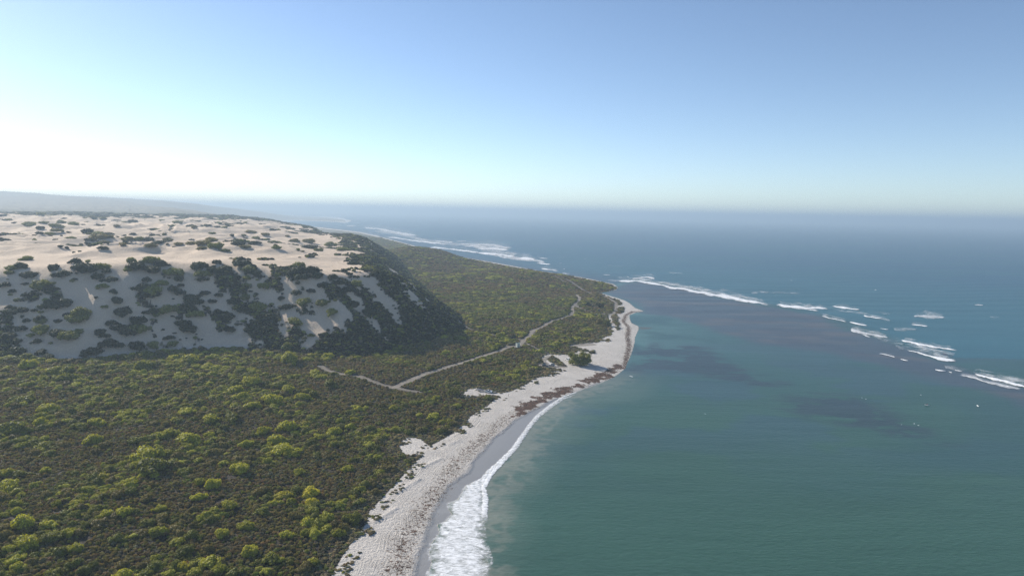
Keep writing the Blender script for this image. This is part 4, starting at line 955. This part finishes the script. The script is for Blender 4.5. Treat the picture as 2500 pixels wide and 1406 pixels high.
# trees: trunks and limbs carrying many leaf clumps
def tree(px, py, wpx, hm, label, tone, stems=4, seed=1, flat=.5, group=None, name='tree'):
    X, Y, Z = ground_at(px, py); dist = math.sqrt(X * X + Y * Y + (CAM_H - Z) ** 2); rad = wpx * .5 * dist / F; g_ = np.random.default_rng(seed)
    t = empty(name, (X, Y, Z - .1), 0, label, 'tree', group); tr = MB(); tips = []
    for k in range(stems):
        a = 6.28 * k / stems + g_.random(); b0 = Vector((math.cos(a), math.sin(a), 0)) * .35 * min(1, stems - 1); lean = rad * g_.uniform(.25, .6)
        m = b0 + Vector((math.cos(a) * lean * .5, math.sin(a) * lean * .5, hm * .35)); e = b0 + Vector((math.cos(a) * lean, math.sin(a) * lean, hm * .62))
        r0 = .05 * hm * g_.uniform(.5, .7); tr.tube(b0, m, r0, r0 * .7, 8).tube(m, e, r0 * .7, r0 * .4, 8)
        for j in range(4):
            a2 = a + g_.uniform(-1.3, 1.3); q = e + Vector((math.cos(a2), math.sin(a2), 0)) * rad * g_.uniform(.2, .45) + Vector((0, 0, hm * g_.uniform(.05, .28))); s0_ = m.lerp(e, g_.uniform(.4, 1))
            tr.tube(s0_, q, r0 * .35, r0 * .1, 6); tips.append(q)
    tr.build('trunk', MP['bark'], t)
    lumps = int(34 + rad * 5); V_, F_, S_ = [], [], []; b = 0
    for i in range(lumps):
        if i < len(tips): c = np.array(tips[i])
        else:
            a = g_.random() * 6.28; rr = rad * math.sqrt(g_.random()) * .84; c = np.array([rr * math.cos(a), rr * math.sin(a), hm * (.12 + .70 * (1 - (rr / rad) ** 2.2) * g_.uniform(.15, 1.05))])
        s_ = g_.uniform(.14, .23) * rad if rad > 3 else g_.uniform(.22, .34) * rad
        v, f = ICO1; q = v * s_ * .7 * [1, 1, .8] + g_.normal(0, s_ * .1, v.shape) + c; V_.append(q); F_.append(f + b); b += len(q); S_.append(np.full(len(q), .2))
        n = 90; d = g_.normal(size=(n, 3)); d /= np.linalg.norm(d, axis=1)[:, None]; cc = d * s_ * [1, 1, .8] * g_.uniform(.6, 1.4, (n, 1)) + c
        tt = g_.normal(size=(n, 3)); tt /= np.linalg.norm(tt, axis=1)[:, None]; uu = np.cross(d, tt); sz = s_ * .16 * g_.uniform(.6, 1.5, (n, 1))
        quad = np.stack([cc - tt * sz, cc + uu * sz * .7 , cc + tt * sz, cc - uu * sz * .7], 1).reshape(-1, 3); i0 = b + np.arange(n) * 4
        F_.append(np.stack([i0, i0 + 1, i0 + 2], 1)); F_.append(np.stack([i0, i0 + 2, i0 + 3], 1)); V_.append(quad); S_.append(np.repeat(g_.uniform(.3, 1, n), 4)); b += len(quad)
    cr = mesh_obj('crown', np.vstack(V_), np.vstack(F_), M_leaf_o, t); fattr(cr.data, 'leafv', np.concatenate(S_)); cr.color = (*pal[tone], 1)
    return t
tree(1416, 889, 60, 9.5, 'big spreading green tree standing alone on the pale sand', 'green', 6, 3)
tree(1108, 964, 36, 6.0, 'dense bright green tree beside the sand pull-in of the ute', 'green', 3, 4)
G_ = 'trees near the far camp'
tree(1462, 792, 24, 7.5, 'grey-green tree left of a close pair beside the narrow sandy track', 'olive', 3, 5, group=G_)
tree(1481, 795, 24, 7.5, 'dark tree right of a close pair beside the narrow sandy track', 'green', 3, 6, group=G_)
tree(1437, 748, 17, 7.0, 'dark rounded tree above the far sandy track', 'dark', 2, 7, group=G_)
tree(1465, 752, 20, 6.5, 'low dark tree shading the far dark car', 'dark', 3, 8, group=G_)
tree(1492, 758, 18, 4.5, 'low bushy tree nearest the far beach track', 'olive', 3, 9, group=G_)
tree(1380, 762, 8, 4.0, 'small dark tree left of the far track bend', 'dark', 1, 10, group=G_)
for (px_, py_, w_, tone, lab) in [(1424, 856, 32, 'grey', 'wide low grey shrub on sand behind the big tree'), (1446, 862, 17, 'dark', 'small dark shrub on bare sand right of the big tree'), (1483, 831, 15, 'olive', 'small olive shrub on the beach, below the heath corner'),
 (1509, 802, 14, 'grey', 'small grey shrub where the narrow track meets the beach'), (1247, 842, 22, 'grey', 'grey rounded shrub left of the pale green hut')]:
    X, Y, Z = ground_at(px_, py_); rad = w_ * .5 * math.hypot(X, Y) / F; o = bpy.data.objects.new('shrub', BIG_O[len(lab) % 4]); COL.objects.link(o)
    o.location = (X, Y, Z - .1 * rad); o.scale = (rad, rad * .8, rad * (.45 if w_ > 25 else .8)); o.color = (*pal[tone], 1); tag(o, lab, 'shrub')
# ------------------------------------------------------------------ haze
bm = bmesh.new(); bmesh.ops.create_cube(bm, size=1)
me = bpy.data.meshes.new('haze'); bm.to_mesh(me); bm.free(); hz_o = bpy.data.objects.new('haze', me); COL.objects.link(hz_o)
hz_o.scale = (110000, 60000, 250); hz_o.location = (0, 60000 / 2 - 6000, 125 - 8)
hm = bpy.data.materials.new('haze_air'); hm.use_nodes = True; hm.node_tree.nodes.clear()
ho = hm.node_tree.nodes.new('ShaderNodeOutputMaterial'); pv = hm.node_tree.nodes.new('ShaderNodeVolumePrincipled')
pv.inputs['Color'].default_value = (.44, .56, .68, 1); pv.inputs['Density'].default_value = HAZE_DENSITY; pv.inputs['Anisotropy'].default_value = .2
hm.node_tree.links.new(pv.outputs[0], ho.inputs['Volume']); me.materials.append(hm)
tag(hz_o, 'thin pale sea haze fading the far coast and horizon', 'haze', kind='stuff')
